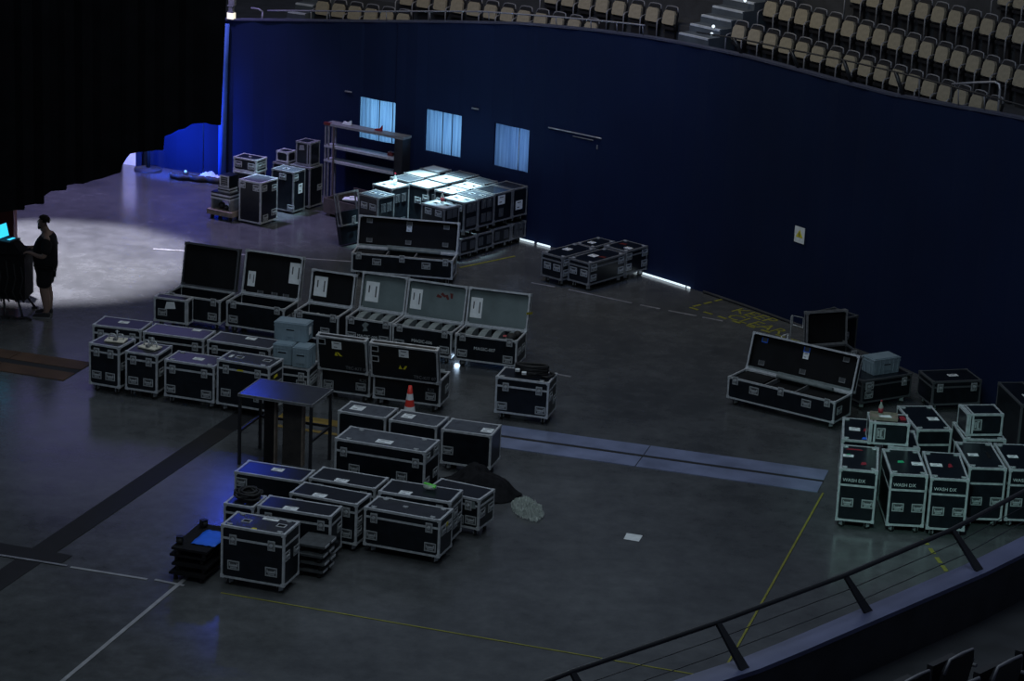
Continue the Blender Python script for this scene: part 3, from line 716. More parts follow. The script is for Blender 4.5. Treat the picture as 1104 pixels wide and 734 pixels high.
b = MB(); ribbon(b, [(0, 4.46), (.23, 4.46), (.23, 4.5), (0, 4.5)]); struct(b.build('trim_30', 'coping'))
b = MB(); ribbon(b, [(.2, 3.0), (1.62, 3.0), (1.62, 4.0), (.2, 4.0)]); struct(b.build('trim_31', 'conc'))
b = MB(); ribbon(b, [(1.62, 3.0), (4.5, 3.0), (4.5, 4.35), (1.62, 4.35)]); struct(b.build('trim_32', 'conc'))
t = thing('handrail', 'black handrail on raking posts over the near parapet', 'handrail', (2.4, 19.3, 4.5)); o = Vector(t.location)
RL = [(-.7, 16.5), (.57, 17.79), (1.75, 18.86), (2.9, 19.98), (3.99, 21.17), (4.82, 22.24), (5.8, 23.5), (7.0, 25.1)]
b = MB(); b.tube([Vector((*p, 4.85)) - o for p in RL], .022, 8); b.build('rail', 'rail', t)
for p, q in (((.57, 17.79), (.8, 17.68)), ((1.75, 18.86), (1.99, 18.76)), ((2.9, 19.98), (3.14, 20.05)), ((3.99, 21.17), (4.26, 21.11)), ((5.1, 22.6), (5.36, 22.5))):
    P = Vector((*p, 4.86)) - o; Q = Vector((*q, 4.495)) - o; d = (Q - P).normalized(); sd = Vector((.69, .72, 0)) * .05; th = d.cross(sd).normalized() * .012
    b = MB(); vs = [b.bm.verts.new(v) for v in (P - sd * .5 - th, P + sd * .5 - th, P + sd * .5 + th, P - sd * .5 + th, Q - sd - th, Q + sd - th, Q + sd + th, Q - sd + th)]
    for f in ((0, 1, 2, 3), (7, 6, 5, 4), (0, 4, 5, 1), (1, 5, 6, 2), (2, 6, 7, 3), (3, 7, 4, 0)): b.bm.faces.new([vs[i] for i in f])
    b.build('post', 'rail', t)
for h in (.33, .66):
    b = MB(); b.tube([Vector((p[0] + .17 * h, p[1] - .04 * h, 4.85 - .35 * h)) - o for p in RL], .004, 5); b.build('cable', 'rail', t)
NS = {}
b = MB(); pr = [(-.19, -.22), (.19, -.22), (.20, .12), (.16, .22), (-.16, .22), (-.20, .12)]; b.prism(pr, -.02, .02, 0, Matrix.Rotation(R(80), 4, 'X')); NS['backrest'] = b.mesh('backrest', 'seatshell')
b = MB(); b.tube([(-.2, .03, .1), (-.16, .045, .225), (0, .05, .235), (.16, .045, .225), (.2, .03, .1)], .013, 6); NS['back_rim'] = b.mesh('back_rim', 'armsteel')
b = MB(); b.tube([(0, .04, .05), (0, -.15, .03), (0, -.2, -.02), (0, -.18, -.42)], .016, 6); NS['armrest'] = b.mesh('armrest', 'armsteel')
b = MB(); b.box(-.17, .17, -.16, -.10, -.2, .12); b.box(-.05, .05, -.12, 0, -.42, -.15); NS['seat_pad'] = b.mesh('seat_pad', 'seatshell')
for i, (x, y, z) in enumerate(((3.28, 18.42, 4.42), (3.70, 18.88, 4.42))):
    t = thing('stadium_seat', 'dark seat seen from behind in the row below the parapet, %s one' % ('left', 'right')[i], 'seat', (x, y, z - .42), 47, 'near seats behind the parapet')
    for nm in ('backrest', 'back_rim', 'seat_pad'): put(nm, NS[nm], t, (0, 0, .45), (0, 0, PI))
    put('armrest', NS['armrest'], t, (.25, 0, .45), (0, 0, PI))
for i, (x, y, z) in enumerate(((3.50, 17.55, 4.77), (3.90, 18.00, 4.77), (4.30, 18.45, 4.77))):
    t = thing('stadium_seat', 'dark seat seen from behind in the bottom right corner row, %s one' % ('left', 'middle', 'farthest')[i], 'seat', (x, y, z - .42), 47, 'near seats behind the parapet')
    for nm in ('backrest', 'back_rim', 'seat_pad'): put(nm, NS[nm], t, (0, 0, .45), (0, 0, PI))
    put('armrest', NS['armrest'], t, (.25, 0, .45), (0, 0, PI))

# ------------------------------------------------------------------ road cases
HF2 = ((.13, .22), (.87, .22))
LP = (.5, .5, .16, .11)
G1 = 'cases in the left rows'
# front row, left
a1 = case('tall narrow black flight case with pale clamps on top, leftmost in front row', -6.64, 38.09, -19.7, .53, .52, .67, group=G1, lat=(.25, .72), hf=((.25, .25), (.70, .25)), seam=.12)
a2 = case('tall narrow black flight case with pale clamps on top, second from left', -6.04, 37.91, -16.5, .54, .55, .62, group=G1, lat=(.25, .74), hf=((.25, .25), (.72, .25)), seam=.12)
case('black flight case with violet-lit lid and centred paper label, front row', -5.39, 37.67, -16.9, .84, .50, .59, group=G1, lat=(.16, .80), hf=((.12, .22), (.84, .2)), papers=[(.55, .5, .17, .12)], tabs=((.12, .12), (.12, .88), (.88, .1)), top='decktop')
case('black flight case with two lid cups and yellow stickers, behind the tall table', -4.54, 37.41, -19.3, .89, .49, .72, group=G1, lat=(.17, .78), hf=((.17, .28), (.8, .26)), dishes=((.3, .5), (.8, .6)), papers=[(.14, .5, .05, .13)],
     stickers=[('f', .44, .83, .12, .03, 'yellow'), ('r', .45, .72, .14, .05, 'yellow')], tabs=((.08, .1), (.2, .92), (.9, .9), (.85, .1)), top='decktop')
# second row, left
case('long low black case behind the two tall clamp cases', -6.79, 39.29, -13.2, .83, .5, .6, group=G1, papers=[(.5, .6, .17, .12)], hf=())
case('long black case with violet-lit lid behind the second clamp case', -5.93, 39.02, -14.9, 1.04, .5, .6, group=G1, papers=[(.72, .85, .14, .1)], lat=(.14, .86), hf=(), top='decktop')
case('long black case with violet-lit lid left of the grey totes', -4.86, 38.74, -17.1, 1.08, .5, .6, group=G1, papers=[(.55, .75, .17, .12)], lat=(.12, .88), hf=(), top='decktop')
case('low black case carrying the grey plastic totes', -3.76, 38.03, -14, .62, .44, .47, group=G1, lat=(.2, .8), hf=((.8, .45),))

# clamps and brackets on the two tall cases
def clamp(label, base, u, v, rz):
    x, y = Vector(base.location)[:2]; a = base.rotation_euler.z
    p = (x + u * math.cos(a) - v * math.sin(a), y + u * math.sin(a) + v * math.cos(a))
    top = .80 if base is a1 else .75
    t = thing('pipe_clamp', label, 'clamp', (*p, top + .009), math.degrees(a) + rz, 'pale clamps on the tall cases')
    MB().box(-.16, .16, -.11, .11, 0, .018).build('base_plate', 'cream', t)
    for k, (sx, sy) in enumerate(((-.06, 0), (.07, .02))):
        b = MB(); b.tube([(sx - .05, sy, .018), (sx - .055, sy, .06), (sx - .02, sy, .105), (sx + .03, sy, .10), (sx + .05, sy, .06), (sx + .05, sy, .018)], .013, 6); b.build('hook', 'steel', t)
    b = MB(); b.cyl((.0, .06, .018), (.0, .06, .15), .012); b.cyl((-.03, .06, .13), (.03, .06, .13), .008, n=6); b.build('bolt', 'steel', t)
    b = MB(); b.box(-.02, .04, -.09, -.03, .018, .06); b.build('jaw', 'aludull', t)
clamp('pale pipe clamp on the leftmost tall case', a1, .05, .03, 10)
clamp('pale pipe clamp on the second tall case', a2, .0, .04, -12)

# totes
def tote(label, x, y, yaw, L, W, H, z, group=None, hs=True, lidded=True):
    a = R(yaw); c, s = math.cos(a), math.sin(a)
    t = thing('plastic_tote', label, 'storage tote', (x + c * L / 2 - s * W / 2, y + s * L / 2 + c * W / 2, z), yaw, group)
    l, w = L / 2, W / 2; k = .93
    b = MB()
    lo = [(-l * k, -w * k, 0), (l * k, -w * k, 0), (l * k, w * k, 0), (-l * k, w * k, 0)]; hi = [(-l * .98, -w * .98, H - .03), (l * .98, -w * .98, H - .03), (l * .98, w * .98, H - .03), (-l * .98, w * .98, H - .03)]
    A = [b.bm.verts.new(p) for p in lo]; B = [b.bm.verts.new(p) for p in hi]
    for i in range(4): b.bm.faces.new([A[i], A[(i + 1) % 4], B[(i + 1) % 4], B[i]])
    b.bm.faces.new(A[::-1]); b.bm.faces.new(B)
    for u in (-.9, -.55, -.22, .22, .55, .9):
        for sy in (-1, 1):
            b.box(u * l * k - .008, u * l * k + .008, sy * w * .955 - .012, sy * w * .955 + .012, .01, H - .035)
    for u in (-.85, -.4, .4, .85):
        for sx in (-1, 1):
            b.box(sx * l * .955 - .012, sx * l * .955 + .012, u * w * k - .008, u * w * k + .008, .01, H - .035)
    b.box(-l, l, -w, w, H - .075, H - .06)
    b.build('tub', 'tote', t)
    b = MB(); b.box(-l, l, -w, w, H - .03, H - .012); b.box(-l + .02, l - .02, -w + .02, w - .02, H - .012, H); b.build('lid', 'tote', t)
    b = MB(); b.box(-.08, .08, -w - .006, -w + .03, H * .22, H * .66); b.box(-.065, .065, -w - .009, -w - .005, H * .58, H * .64, 1); b.build('grip', ['tote', 'void'], t)
    if hs: b = MB(); b.box(l - .015, l + .004, -.05, .05, H * .35, H * .75); b.build('side_label', 'paper', t)
    return t
tote('grey plastic tote stacked on top of two others', -3.76, 38.28, -14.3, .55, .31, .30, .945, 'grey totes on the low case')
tote('narrow grey tote at the left under the top tote', -3.75, 38.06, -14.5, .32, .40, .33, .613, 'grey totes on the low case', hs=False)
tote('wider grey tote at the right under the top tote', -3.43, 37.93, -14.5, .28, .33, .33, .613, 'grey totes on the low case', hs=False)

# back row of open trunks
case('small upright black case with white label before the leftmost open trunk', -6.14, 41.62, -15.4, .62, .22, .42, group=G1, seam=None, hf=((.25, .4),), vbands=(.93,), ch=.13,
     stickers=[('f', .48, .72, .2, .14, 'paper')], hs=(), castn=True)
GO = 'open trunks in the left row'
open_case('open black trunk with bare black lid, leftmost of the open row', -5.98, 41.87, -18.8, 1.03, .58, .42, lid_h=.74, angle=102, lid_fm='handledull', group=GO, hf=((.86, .3),), hs=())
open_case('open black trunk with two white lid labels, second from left', -4.89, 41.53, -18.8, 1.07, .58, .43, lid_h=.74, angle=103, group=GO, papers=[(.87, .60, .36, .22), (.12, .34, .26, .14)], inner=[(.3, .04, 'aludull'), (.55, .04, 'aludull'), (.75, .04, 'aludull')], hf=((.12, .3),))
open_case('open black trunk with one white lid label, third from left', -3.69, 41.12, -18.5, .80, .58, .44, lid_h=.56, angle=103, group=GO, papers=[(.2, .5, .34, .24)], hf=((.7, .35),), hs=(),
          extra=lambda t, x0, x1, y0, y1, z0, z1, lo: MB().sphere((-.12, .05, 0), .05).sphere((.0, .02, .02), .035).build('fitting', 'steel', t, (0, 0, z0 + .3)))
def robe(t, x0, x1, y0, y1, z0, z1, lo):
    b = MB(); b.prism([(-.05, -.08), (.05, -.06), (.02, .0), (.07, .06), (.0, .09), (-.06, .03), (-.02, -.02)], 0, .004); b.build('sticker', 'foam', t, (-.06, y0 - .002, z1 - .13), (PI / 2, 0, 0))
open_case('open trunk with grey-lined lid and angular sticker, leftmost of three grey ones', -2.80, 40.89, -17.7, .81, .57, .44, lid_h=.62, angle=104, lining='lidgrey', group=GO, dividers=3, papers=[(.22, .48, .34, .24)], text='MAGIC-005', tuv=(.48, .33), hf=((.12, .3), (.84, .3)), extra=robe)
open_case('open trunk with grey-lined lid and faint red marks, middle of three grey ones', -2.00, 40.59, -17.9, 1.05, .55, .44, lid_h=.62, angle=104, lining='lidgrey', group=GO, dividers=4, papers=[(.14, .48, .34, .2)], text='MAGIC-006', tuv=(.5, .48), hf=((.12, .3), (.88, .28)),
          extra=lambda t, x0, x1, y0, y1, z0, z1, lo: [MB().prism([(-.05, -.02), (.04, -.03), (.05, .0), (-.03, .03)], 0, .002).build('scuff', 'redpaint', lo, (.02 + .075 * i, -.4 - .03 * (i % 2), .072), (PI, 0, .4 * i)) for i in range(4)])
def coilbit(t, x0, x1, y0, y1, z0, z1, lo):
    b = MB(); b.sphere((x1 - .17, -.05, z1 - .02), .09, (1, 1.2, .8)); b.sphere((x1 - .1, .1, z1 - .01), .07); b.build('cable_bundle', 'rubber', t)
    b = MB(); b.box(-.03, .03, -.02, .02, 0, .01); b.build('cable_tag', 'redmark', t, (x1 - .25, -.16, z1 + .02), (.5, 0, .3))
    b = MB(); b.prism([(-.02, -.2), (.02, -.2), (.02, .2), (-.02, .2)], 0, .003); b.build('hazard_tape', 'yellow', lo, (x1 + .004, -.3, .05), (PI / 2, 0, PI / 2))
open_case('open trunk with grey-lined lid and cable bundle, rightmost of three grey ones', -.94, 40.23, -14.8, 1.06, .58, .44, lid_h=.62, angle=104, lining='lidgrey', group=GO, dividers=4, papers=[(.13, .46, .34, .2)], text='MAGIC-007', tuv=(.48, .52), hf=((.12, .28), (.86, .24)), extra=coilbit)

# two trunks opened away from us
GB = 'trunks opened away from the viewer'
open_case('trunk seen from behind, upright lid with label and yellow stickers, left one', -3.0, 38.29, -15.3, .82, .5, .41, lid_h=.60, lid_t=.11, angle=103, seen_back=True, group=GB, back_hf=((.18, .35), (.84, .3)), back_text='K25',
          outer=[('paper', .60, .78, .16, .13), ('warn', .57, .52, 0), ('text', .22, .14, 'TEC-KIT 07'), ('dish', .9, .85)], hf=(), hs=())
open_case('trunk seen from behind, upright lid with label and yellow stickers, right one', -2.15, 38.04, -14.5, 1.10, .51, .41, lid_h=.60, lid_t=.11, angle=103, seen_back=True, group=GB, back_hf=((.14, .35), (.9, .3)), back_text='K25',
          outer=[('paper', .50, .80, .16, .13), ('warn', .52, .38, 1), ('text', .2, .14, 'TEC-KIT 07'), ('dish', .93, .85), ('dish', .93, .55)], hf=(), hs=((.3, .45), (.75, .45)))

# single case with cable coil
case('single black flight case with a cable coil on it, standing alone', -.22, 37.62, -14.3, .85, .52, .58, lat=(.19, .82), hf=((.13, .2), (.86, .2)), hs=((.3, .55), (.75, .35)), seam=.14, tabs=((.1, .1), (.85, .1)))
b = MB(); pts = []
for k in range(150):
    a = k * .30; r = .19 + .035 * math.sin(k * .9); pts.append((r * math.cos(a) * 1.25, r * .62 * math.sin(a), .022 + .0009 * k + .012 * math.sin(k * .5)))
b.tube(pts, .021, 6)
coil = thing('cable_coil', 'coil of black cable with white tags on the single case', 'cable', (.32, 37.78, .722), -14)
b.build('cable', 'rubber', coil)
b = MB(); b.tube([(.2, -.1, .02), (.3, -.12, .02), (.34, -.02, .02), (.36, .08, .02), (.28, .12, .025)], .02, 6); b.build('loose_end', 'rubber', coil)
for q in ((-.19, -.12, .08), (-.07, -.17, .06)):
    b = MB(); b.box(-.035, .035, -.02, .02, -.02, .02); b.build('cable_tag', 'paper', coil, q, (.3, 0, .3))

# central group
GC = 'cases in the central group'
case('black flight case with framed lid and two lid cups, nearest at lower left', -3.63, 30.53, -17.2, .88, .50, .72, group=GC, seam=.17, lat=(.19, .80), hf=((.2, .26), (.8, .25)), hs=((.2, .55), (.8, .52)), dishes=((.28, .5), (.82, .55)), papers=[(.58, .84, .22, .07)], tabs=((.1, .12), (.12, .9), (.9, .12), (.86, .9)), stickers=[('t', .5, .08, .08, .04, 'yellow')], top='decktop')
case('long black flight case at the front right of the central group', -1.87, 31.87, -19.2, 1.09, .46, .53, group=GC, seam=.12, lat=(.13, .86), hf=((.1, .28), (.88, .24)), hs=((.3, .65), (.75, .62)), tabs=((.1, .14), (.13, .86), (.9, .86), (.88, .14), (.45, .55)), stickers=[('r', .55, .74, .09, .06, 'yellow')], top='decktop')
case('black flight case carrying the green strap, behind the long front one', -1.71, 32.345, -16.9, 1.03, .50, .59, group=GC, seam=.12, lat=(.15, .85), hs=((.45, .62), (.45, .35), (.8, .4)), papers=[(.34, .18, .17, .12)], fm='alu')
case('black flight case at the right end of the central group', -1.09, 32.91, -24.1, .82, .48, .44, group=GC, seam=.10, lat=(.6, .8), hf=((.62, .25), (.85, .28)), hs=((.22, .5), (.78, .5)), stickers=[('f', .84, .78, .16, .12, 'foam')])
case('black flight case with paper label between the nearest case and long front case', -2.90, 32.155, -20.0, .99, .46, .58, group=GC, seam=.12, lat=(.15, .85), hf=((.15, .3), (.85, .25)), hs=((.2, .55), (.2, .3), (.7, .5)), papers=[(.4, .2, .19, .12)])
case('black flight case with paper label behind the flat dolly boards', -3.28, 31.64, -16.1, 1.04, .42, .57, group=GC, seam=.13, lat=(.15, .87), hs=((.8, .55),), papers=[(.42, .2, .20, .12)])
case('black flight case with blue-lit lid corner, in front of the tall table', -3.74, 32.95, -16.4, .99, .49, .55, group=GC, seam=None, hf=((.1, .75),), papers=[(.52, .62, .17, .12)])
case('low black flight case with paper label below the big upper case', -2.70, 32.84, -18.6, .98, .48, .55, group=GC, seam=.12, papers=[(.45, .2, .19, .12)], hf=())
f9 = case('narrow black case with tangled black cables on top, behind the nearest case', -3.74, 31.73, -16, .42, .46, .55, group=GC, seam=.12, lat=(), hf=(), hs=())
case('big long black flight case with paper label, tallest in central group', -2.43, 33.86, -18.1, 1.36, .57, .78, group=GC, seam=.17, lat=(.1, .9), hf=((.22, .48), (.75, .48)), hs=((.2, .86), (.75, .88), (.2, .4), (.75, .45)), papers=[(.5, .3, .24, .14)], top='midtop', tabs=((.13, .12), (.15, .85), (.88, .12), (.85, .88)))
GR = 'grey-topped cases in a row behind the central group'
case('grey-topped black case, leftmost of three behind the central group', -2.54, 35.86, -17.8, .76, .50, .50, group=GR, seam=None, hf=(), hs=(), papers=[(.28, .5, .2, .2)], top='midtop')
case('grey-topped black case just below the traffic cone', -1.76, 35.57, -18.3, .75, .50, .50, group=GR, seam=None, hf=(), hs=(), papers=[(.26, .55, .18, .18)], top='midtop')
case('grey-topped black case above the black cloth heap', -.97, 35.20, -15, .76, .52, .52, group=GR, seam=None, hf=((.14, .4),), hs=(), papers=[(.84, .4, .17, .18)], top='midtop')

# black cables on the narrow case
b = MB(); pts = []
for k in range(120):
    a = k * .42; pts.append((.13 * math.cos(a) + .05 * math.sin(k * .13), .15 * math.sin(a) + .04 * math.cos(k * .21), .02 + .0007 * k + .015 * abs(math.sin(k * .7))))
b.tube(pts, .017, 6)
fx, fy = f9.location[:2]
tag(b.build('cable_tangle', 'rubber', None, (fx + .03, fy + .05, .692), (0, 0, R(-16))), 'tangle of black cables on the narrow case by the blue corner', 'cable')

# green strap and clear bag on its case
t = thing('strap', 'bright green strap with clear plastic bag on a case lid', 'strap', (-1.02, 32.52, .745), -17)
b = MB(); b.box(-.10, .08, -.02, .02, .03, .045, 0, Matrix.Rotation(.12, 4, 'Y')); b.box(-.02, .1, -.05, -.02, .02, .035, 0, Matrix.Rotation(-.2, 4, 'Z')); b.build('green_webbing', 'limegreen', t)
b = MB(); b.sphere((0, -.02, .012), .09, (1.1, .8, .35)); b.build('bag', 'film', t)

# traffic cone
t = thing('traffic_cone', 'orange-red and white traffic cone behind the grey-topped cases', 'traffic cone', (-1.52, 36.85, 0), 20)
b = MB(); pr = []
H = .75
prof = [(.135 - .108 * k, .03 + (H - .03) * k) for k in (0, .40, .55, .70, .83, 1)]
b.lathe(prof, 20, mis=[0, 1, 0, 1, 0]); b.build('cone_body', ['red', 'paper'], t)
b = MB(); b.prism([(-.17, -.12), (-.12, -.17), (.12, -.17), (.17, -.12), (.17, .12), (.12, .17), (-.12, .17), (-.17, .12)], 0, .03); b.build('base', 'rubber', t)

# tall deck table with boards under it
a = R(-17.5); c, s = math.cos(a), math.sin(a); L, W, H = 1.17, .80, 1.10
t = thing('deck_table', 'tall dark deck table on thin black legs', 'table', (-3.95 + c * L / 2 - s * W / 2, 35.06 + s * L / 2 + c * W / 2, 0), -17.5)
b = MB(); b.box(-L / 2, L / 2, -W / 2, W / 2, H - .03, H); b.build('tabletop', 'decktop', t)
b = MB(); edges(b, -L / 2, L / 2, -W / 2, W / 2, H - .034, H - .002, w=.012, o=.004, corners=False); b.build('edge_trim', 'aludull', t)
for sx in (-1, 1):
    for sy in (-1, 1):
        x, y = sx * (L / 2 - .025), sy * (W / 2 - .025); MB().box(x - .02, x + .02, y - .02, y + .02, 0, H - .034).build('leg', 'rail', t)
for z in (.52,):
    for sx in (-1, 1): MB().box(sx * (L / 2 - .025) - .014, sx * (L / 2 - .025) + .014, -W / 2 + .045, W / 2 - .045, z - .018, z + .018).build('cross_bar', 'rail', t)
    MB().box(-L / 2 + .045, L / 2 - .045, W / 2 - .039, W / 2 - .011, z - .018, z + .018).build('cross_bar', 'rail', t)
def upright(label, u, v, w, d, h, edge, m='darkwood'):
    x, y = t.location[0] + u * c - v * s, t.location[1] + u * s + v * c
    q = thing('board', label, 'board', (x, y, 0), -17.5, 'boards stored under the tall table')
    MB().box(-w / 2, w / 2, -d / 2, d / 2, 0, h).build('panel', m, q)
    MB().box(w / 2, w / 2 + .018, -d / 2, d / 2, .0, h).build('pale_edge', edge, q)
upright('narrow black board with pale edge upright under the tall table', -.20, -.08, .16, .10, 1.0, 'wood', 'cloth')
upright('wide black board with pale edge upright under the tall table', .14, -.02, .30, .10, 1.02, 'wood')

# stacks of flat dolly boards
def dolly_board(label, x, y, yaw, L, W, z, group, m='clothgrey', last=False, bits=True):
    q = thing('dolly_board', label, 'dolly board', (x, y, z), yaw, group)
    b = MB(); b.box(-L / 2, L / 2, -W / 2, W / 2, .085, .115); b.build('deck', m, q)
    b = MB()
    for sy in (-1, 1): b.box(L / 2, L / 2 + .008, sy * W * .25 - W * .17, sy * W * .25 + W * .17, .085, .112)
    if bits: b.build('edge_strip', 'alu', q)
    else: b.bm.free()
    for sx in (-1, 1):
        for sy in (-1, 1):
            b = MB(); b.cyl((0, 0, .0), (0, 0, .07), .03, n=10, mi=1); b.box(-.035, .035, -.035, .035, .07, .085); b.build('foot', ['steel', 'rubber'], q, (sx * (L / 2 - .07), sy * (W / 2 - .07), 0))
    return q
nm = ['bottom', 'second', 'third', 'topmost']
for k in range(4):
    dolly_board('flat grey dolly board behind the nearest case right side, %s of its stack' % nm[k], -2.47 + .018 * (k % 2), 31.135 - .02 * (k % 3), -17.2, .40, .44, .1151 * k, 'flat dolly boards right of the nearest case')
nm = ['bottom', 'second', 'third', 'topmost']
for k in range(4):
    dolly_board('flat black dolly board left of the nearest case, %s of its stack' % nm[k], -3.955 + .03 * (k % 2), 31.02 + .03 * (k % 3), -16, .50, .92, .1151 * k, 'black dolly boards left of the nearest case', 'cloth', bits=False)
for i, (u, v, lb) in enumerate(((-.19, -.32, 'nearer'), (-.14, .34, 'farther'))):
    x, y = -3.955 + .03 + u * math.cos(R(-16)) - v * math.sin(R(-16)), 31.02 + u * math.sin(R(-16)) + v * math.cos(R(-16))
    q = thing('loose_caster', 'black caster wheel on the black dolly boards, %s one' % lb, 'caster', (x, y, .4604), 40 * i)
    b = MB(); b.cyl((-.035, 0, .05), (.035, 0, .05), .05, n=16); b.build('wheel', 'rubber', q)
    b = MB(); b.box(-.045, -.037, -.03, .03, .03, .10); b.box(.037, .045, -.03, .03, .03, .10); b.box(-.045, .045, -.04, .04, .10, .11); b.build('fork', 'rail', q)
x, y = -3.955 + .13, 31.02 + .02
q = thing('blue_light_patch', 'vivid blue light patch drawn as sheet on the black dolly boards', 'light patch', (-3.83, 30.98, .4604), -16)  # patch of blue light on the boards, drawn as a blue sheet
b = MB(); n = 8
vs = [[b.bm.verts.new((-.16 + .34 * i / n, -.26 + .52 * j / n, .006 + .012 * math.sin(i * 1.3 + j * .8) ** 2)) for j in range(n + 1)] for i in range(n + 1)]
for i in range(n):
    for j in range(n): b.bm.faces.new([vs[i][j], vs[i + 1][j], vs[i + 1][j + 1], vs[i][j + 1]])
for f in b.bm.faces: f.smooth = True
o = b.build('film', 'blue', q); sm = o.modifiers.new('t', 'SOLIDIFY'); sm.thickness = .004

# black cloth heap and the crumpled film beside it
def heap(name, label, cat, cx, cy, a, b_, h, m, yaw=0, seed=0, sharp=1.0, n=44):
    from mathutils import noise
    bm = bmesh.new(); V = []
    for i in range(n + 1):
        row = []
        for j in range(n + 1):
            u, v = -1 + 2 * i / n, -1 + 2 * j / n
            rr = math.sqrt(u * u + v * v); m_ = max(abs(u), abs(v))
            if rr > 1e-6: u2, v2 = u * m_ / rr, v * m_ / rr
            else: u2, v2 = 0, 0
            e = 1 + .16 * noise.noise((u2 * 2 + seed, v2 * 2, 3.1))
            d = math.sqrt(u2 * u2 + v2 * v2)
            z = h * max(0, 1 - d ** 2.2) * (.75 + .5 * noise.noise((u2 * 1.7 + seed, v2 * 1.7, .3))) + .10 * sharp * abs(noise.noise((u2 * 4.5, v2 * 4.5 + seed, 1))) * (1 - d * .7) + .03 * sharp * abs(noise.noise((u2 * 11, v2 * 11 + seed, 1)))
            row.append(bm.verts.new((u2 * a * e, v2 * b_ * e, z + .004)))
        V.append(row)
    for i in range(n):
        for j in range(n):
            f = bm.faces.new([V[i][j], V[i + 1][j], V[i + 1][j + 1], V[i][j + 1]]); f.smooth = sharp < 1.2
    me = D.meshes.new(name); bm.to_mesh(me); bm.free(); me.materials.append(M[m])
    return tag(put(name, me, None, (cx, cy, 0), (0, 0, R(yaw))), label, cat)
heap('cloth_heap', 'heap of crumpled black cloth beside the rightmost grey-topped case', 'cloth', -.42, 34.42, .68, .42, .38, 'cloth', -18, 2.3)
heap('plastic_film_heap', 'crumpled clear plastic film spilling from under the black cloth', 'plastic film', .33, 33.74, .22, .46, .10, 'film', 12, 7.1, 1.6)

# long open case in the middle distance and the one at right
def longcase(label, x, y, yaw, L, W, H, lid_h, angle, cupm=None, blue=False):
    def ex(t, x0, x1, y0, y1, z0, z1, lo):
        for k, (u0, u1) in enumerate(((.02, .3), (.32, .60), (.62, .98))):
            b = MB(); b.box(x0 + u0 * L + .015, x0 + u1 * L - .015, y0 + .03, y1 - .05, z0 + .05, z1 - (.02, .08, .06)[k]); b.build('packing', 'dark', t)
        b = MB(); b.tube([(x0 + .32 * L, y1 - .08, z1 + .03), (x0 + .55 * L, y1 - .06, z1 + .02), (x0 + .7 * L, y1 - .07, z1 + .025), (x0 + .84 * L, y1 - .06, z1 + .015)], .035, 8); b.build('padding_roll', 'foam', t)
        for u in (.33, .61): MB().box(x0 + u * L - .01, x0 + u * L + .01, y0 + .02, y1 - .02, z0 + .04, z1 - .01).build('divider', 'aludull', t)
        MB().box(x0 + .02, x0 + .3 * L, -.05, -.02, .0, .03).build('lid_padding', 'foam', lo)
        MB().box(x0 + .3 * L, x1 - .05, -.06, -.02, .0, .04).build('lid_padding', 'foam', lo)
    t = open_case(label, x, y, yaw, L, W, H, lid_h=lid_h, lid_t=.12, angle=angle, lining='dark', lat=(.07, .5, .93), hf=((.25, .62), (.74, .62)), hs=((.3, .5),), papers=[(.5, .68, .10, .11, 0)],
                  inner=[(.1, .84) + (('blue',) if blue else ()), (.5, .84) + (('blue',) if blue else ()), (.87, .82), (.11, .22), (.5, .24), (.87, .26)], extra=ex, name='open_flight_case')
    return t
longcase('very long open flight case with upright lid, by the lit case tops', -3.03, 45.27, -7.6, 1.89, .47, .35, .58, 104)
longcase('very long open flight case with upright lid at right of open floor', 3.50, 38.88, -33.5, 1.92, .57, .35, .60, 106, blue=True)

# low cases along the wall
GL = 'low cases along the draped wall'
HS = ((.12, .75), (.12, .3), (.88, .75), (.88, .3))
CT = ((.1, .08), (.9, .08), (.1, .92), (.9, .92))
case('low black case nearest the lit openings, leftmost by the drape', .48, 45.60, -40, .50, .97, .44, group=GL, lat=(), hf=((.3, .5), (.75, .5)), hs=HS, papers=[(.35, .55, .14, .16)], tabs=CT, seam=.1, fm='aludull')
case('low black case with white label and red mark, nearest by the drape', .98, 45.36, -40, .50, 1.06, .42, group=GL, lat=(), hf=((.25, .5), (.75, .5)), hs=HS, papers=[(.4, .45, .16, .16)], stickers=[('t', .75, .5, .14, .1, 'redpaint')], tabs=CT, seam=.1, fm='aludull')
case('low black case with red-marked lid, rightmost of the group by the drape', 1.65, 46.25, -41, .55, .62, .45, group=GL, lat=(), hf=((.3, .5),), hs=HS, papers=[(.75, .35, .14, .12)], stickers=[('t', .3, .6, .16, .1, 'redpaint')], tabs=CT, seam=.1, fm='aludull')
case('low black case mostly hidden behind the others by the drape', 1.13, 46.36, -40, .40, .66, .44, group=GL, lat=(), hf=(), hs=HS, papers=[(.4, .4, .13, .13)], tabs=CT, seam=.1, fm='aludull')

# block of tall cases by the openings
KU, KV = Vector((math.cos(R(-40)), math.sin(R(-40)))), Vector((-math.sin(R(-40)), math.cos(R(-40))))
KO = Vector((-1.38, 46.25))
GK = 'tall cases before the lit openings'
H_DULL = H_HANDLE.copy(); H_DULL.materials.clear(); H_DULL.materials.append(M['handledull']); H_DULL.materials.append(M['void'])
def kc(label, u0, u1, v0, v1, z, H, top='littop', hs=((.35, .78), (.7, .78), (.35, .3), (.7, .3)), hf=((.3, .8), (.75, .8)), **k):
    p = KO + KU * u0 + KV * v0
    t = case(label, p.x, p.y, -40, u1 - u0, v1 - v0, H, z=z, group=GK, seam=None, hf=hf, hs=(), hv=(), top=top, fm='aludull', **k)
    for u, v in hs: put('handle', H_DULL, t, ((u1 - u0) / 2, -(v1 - v0) / 2 + u * (v1 - v0), .13 + v * H), (PI / 2, 0, PI / 2)).rotation_euler = (0, PI / 2, PI / 2)
    return t
DS = ((.3, .5), (.72, .6))
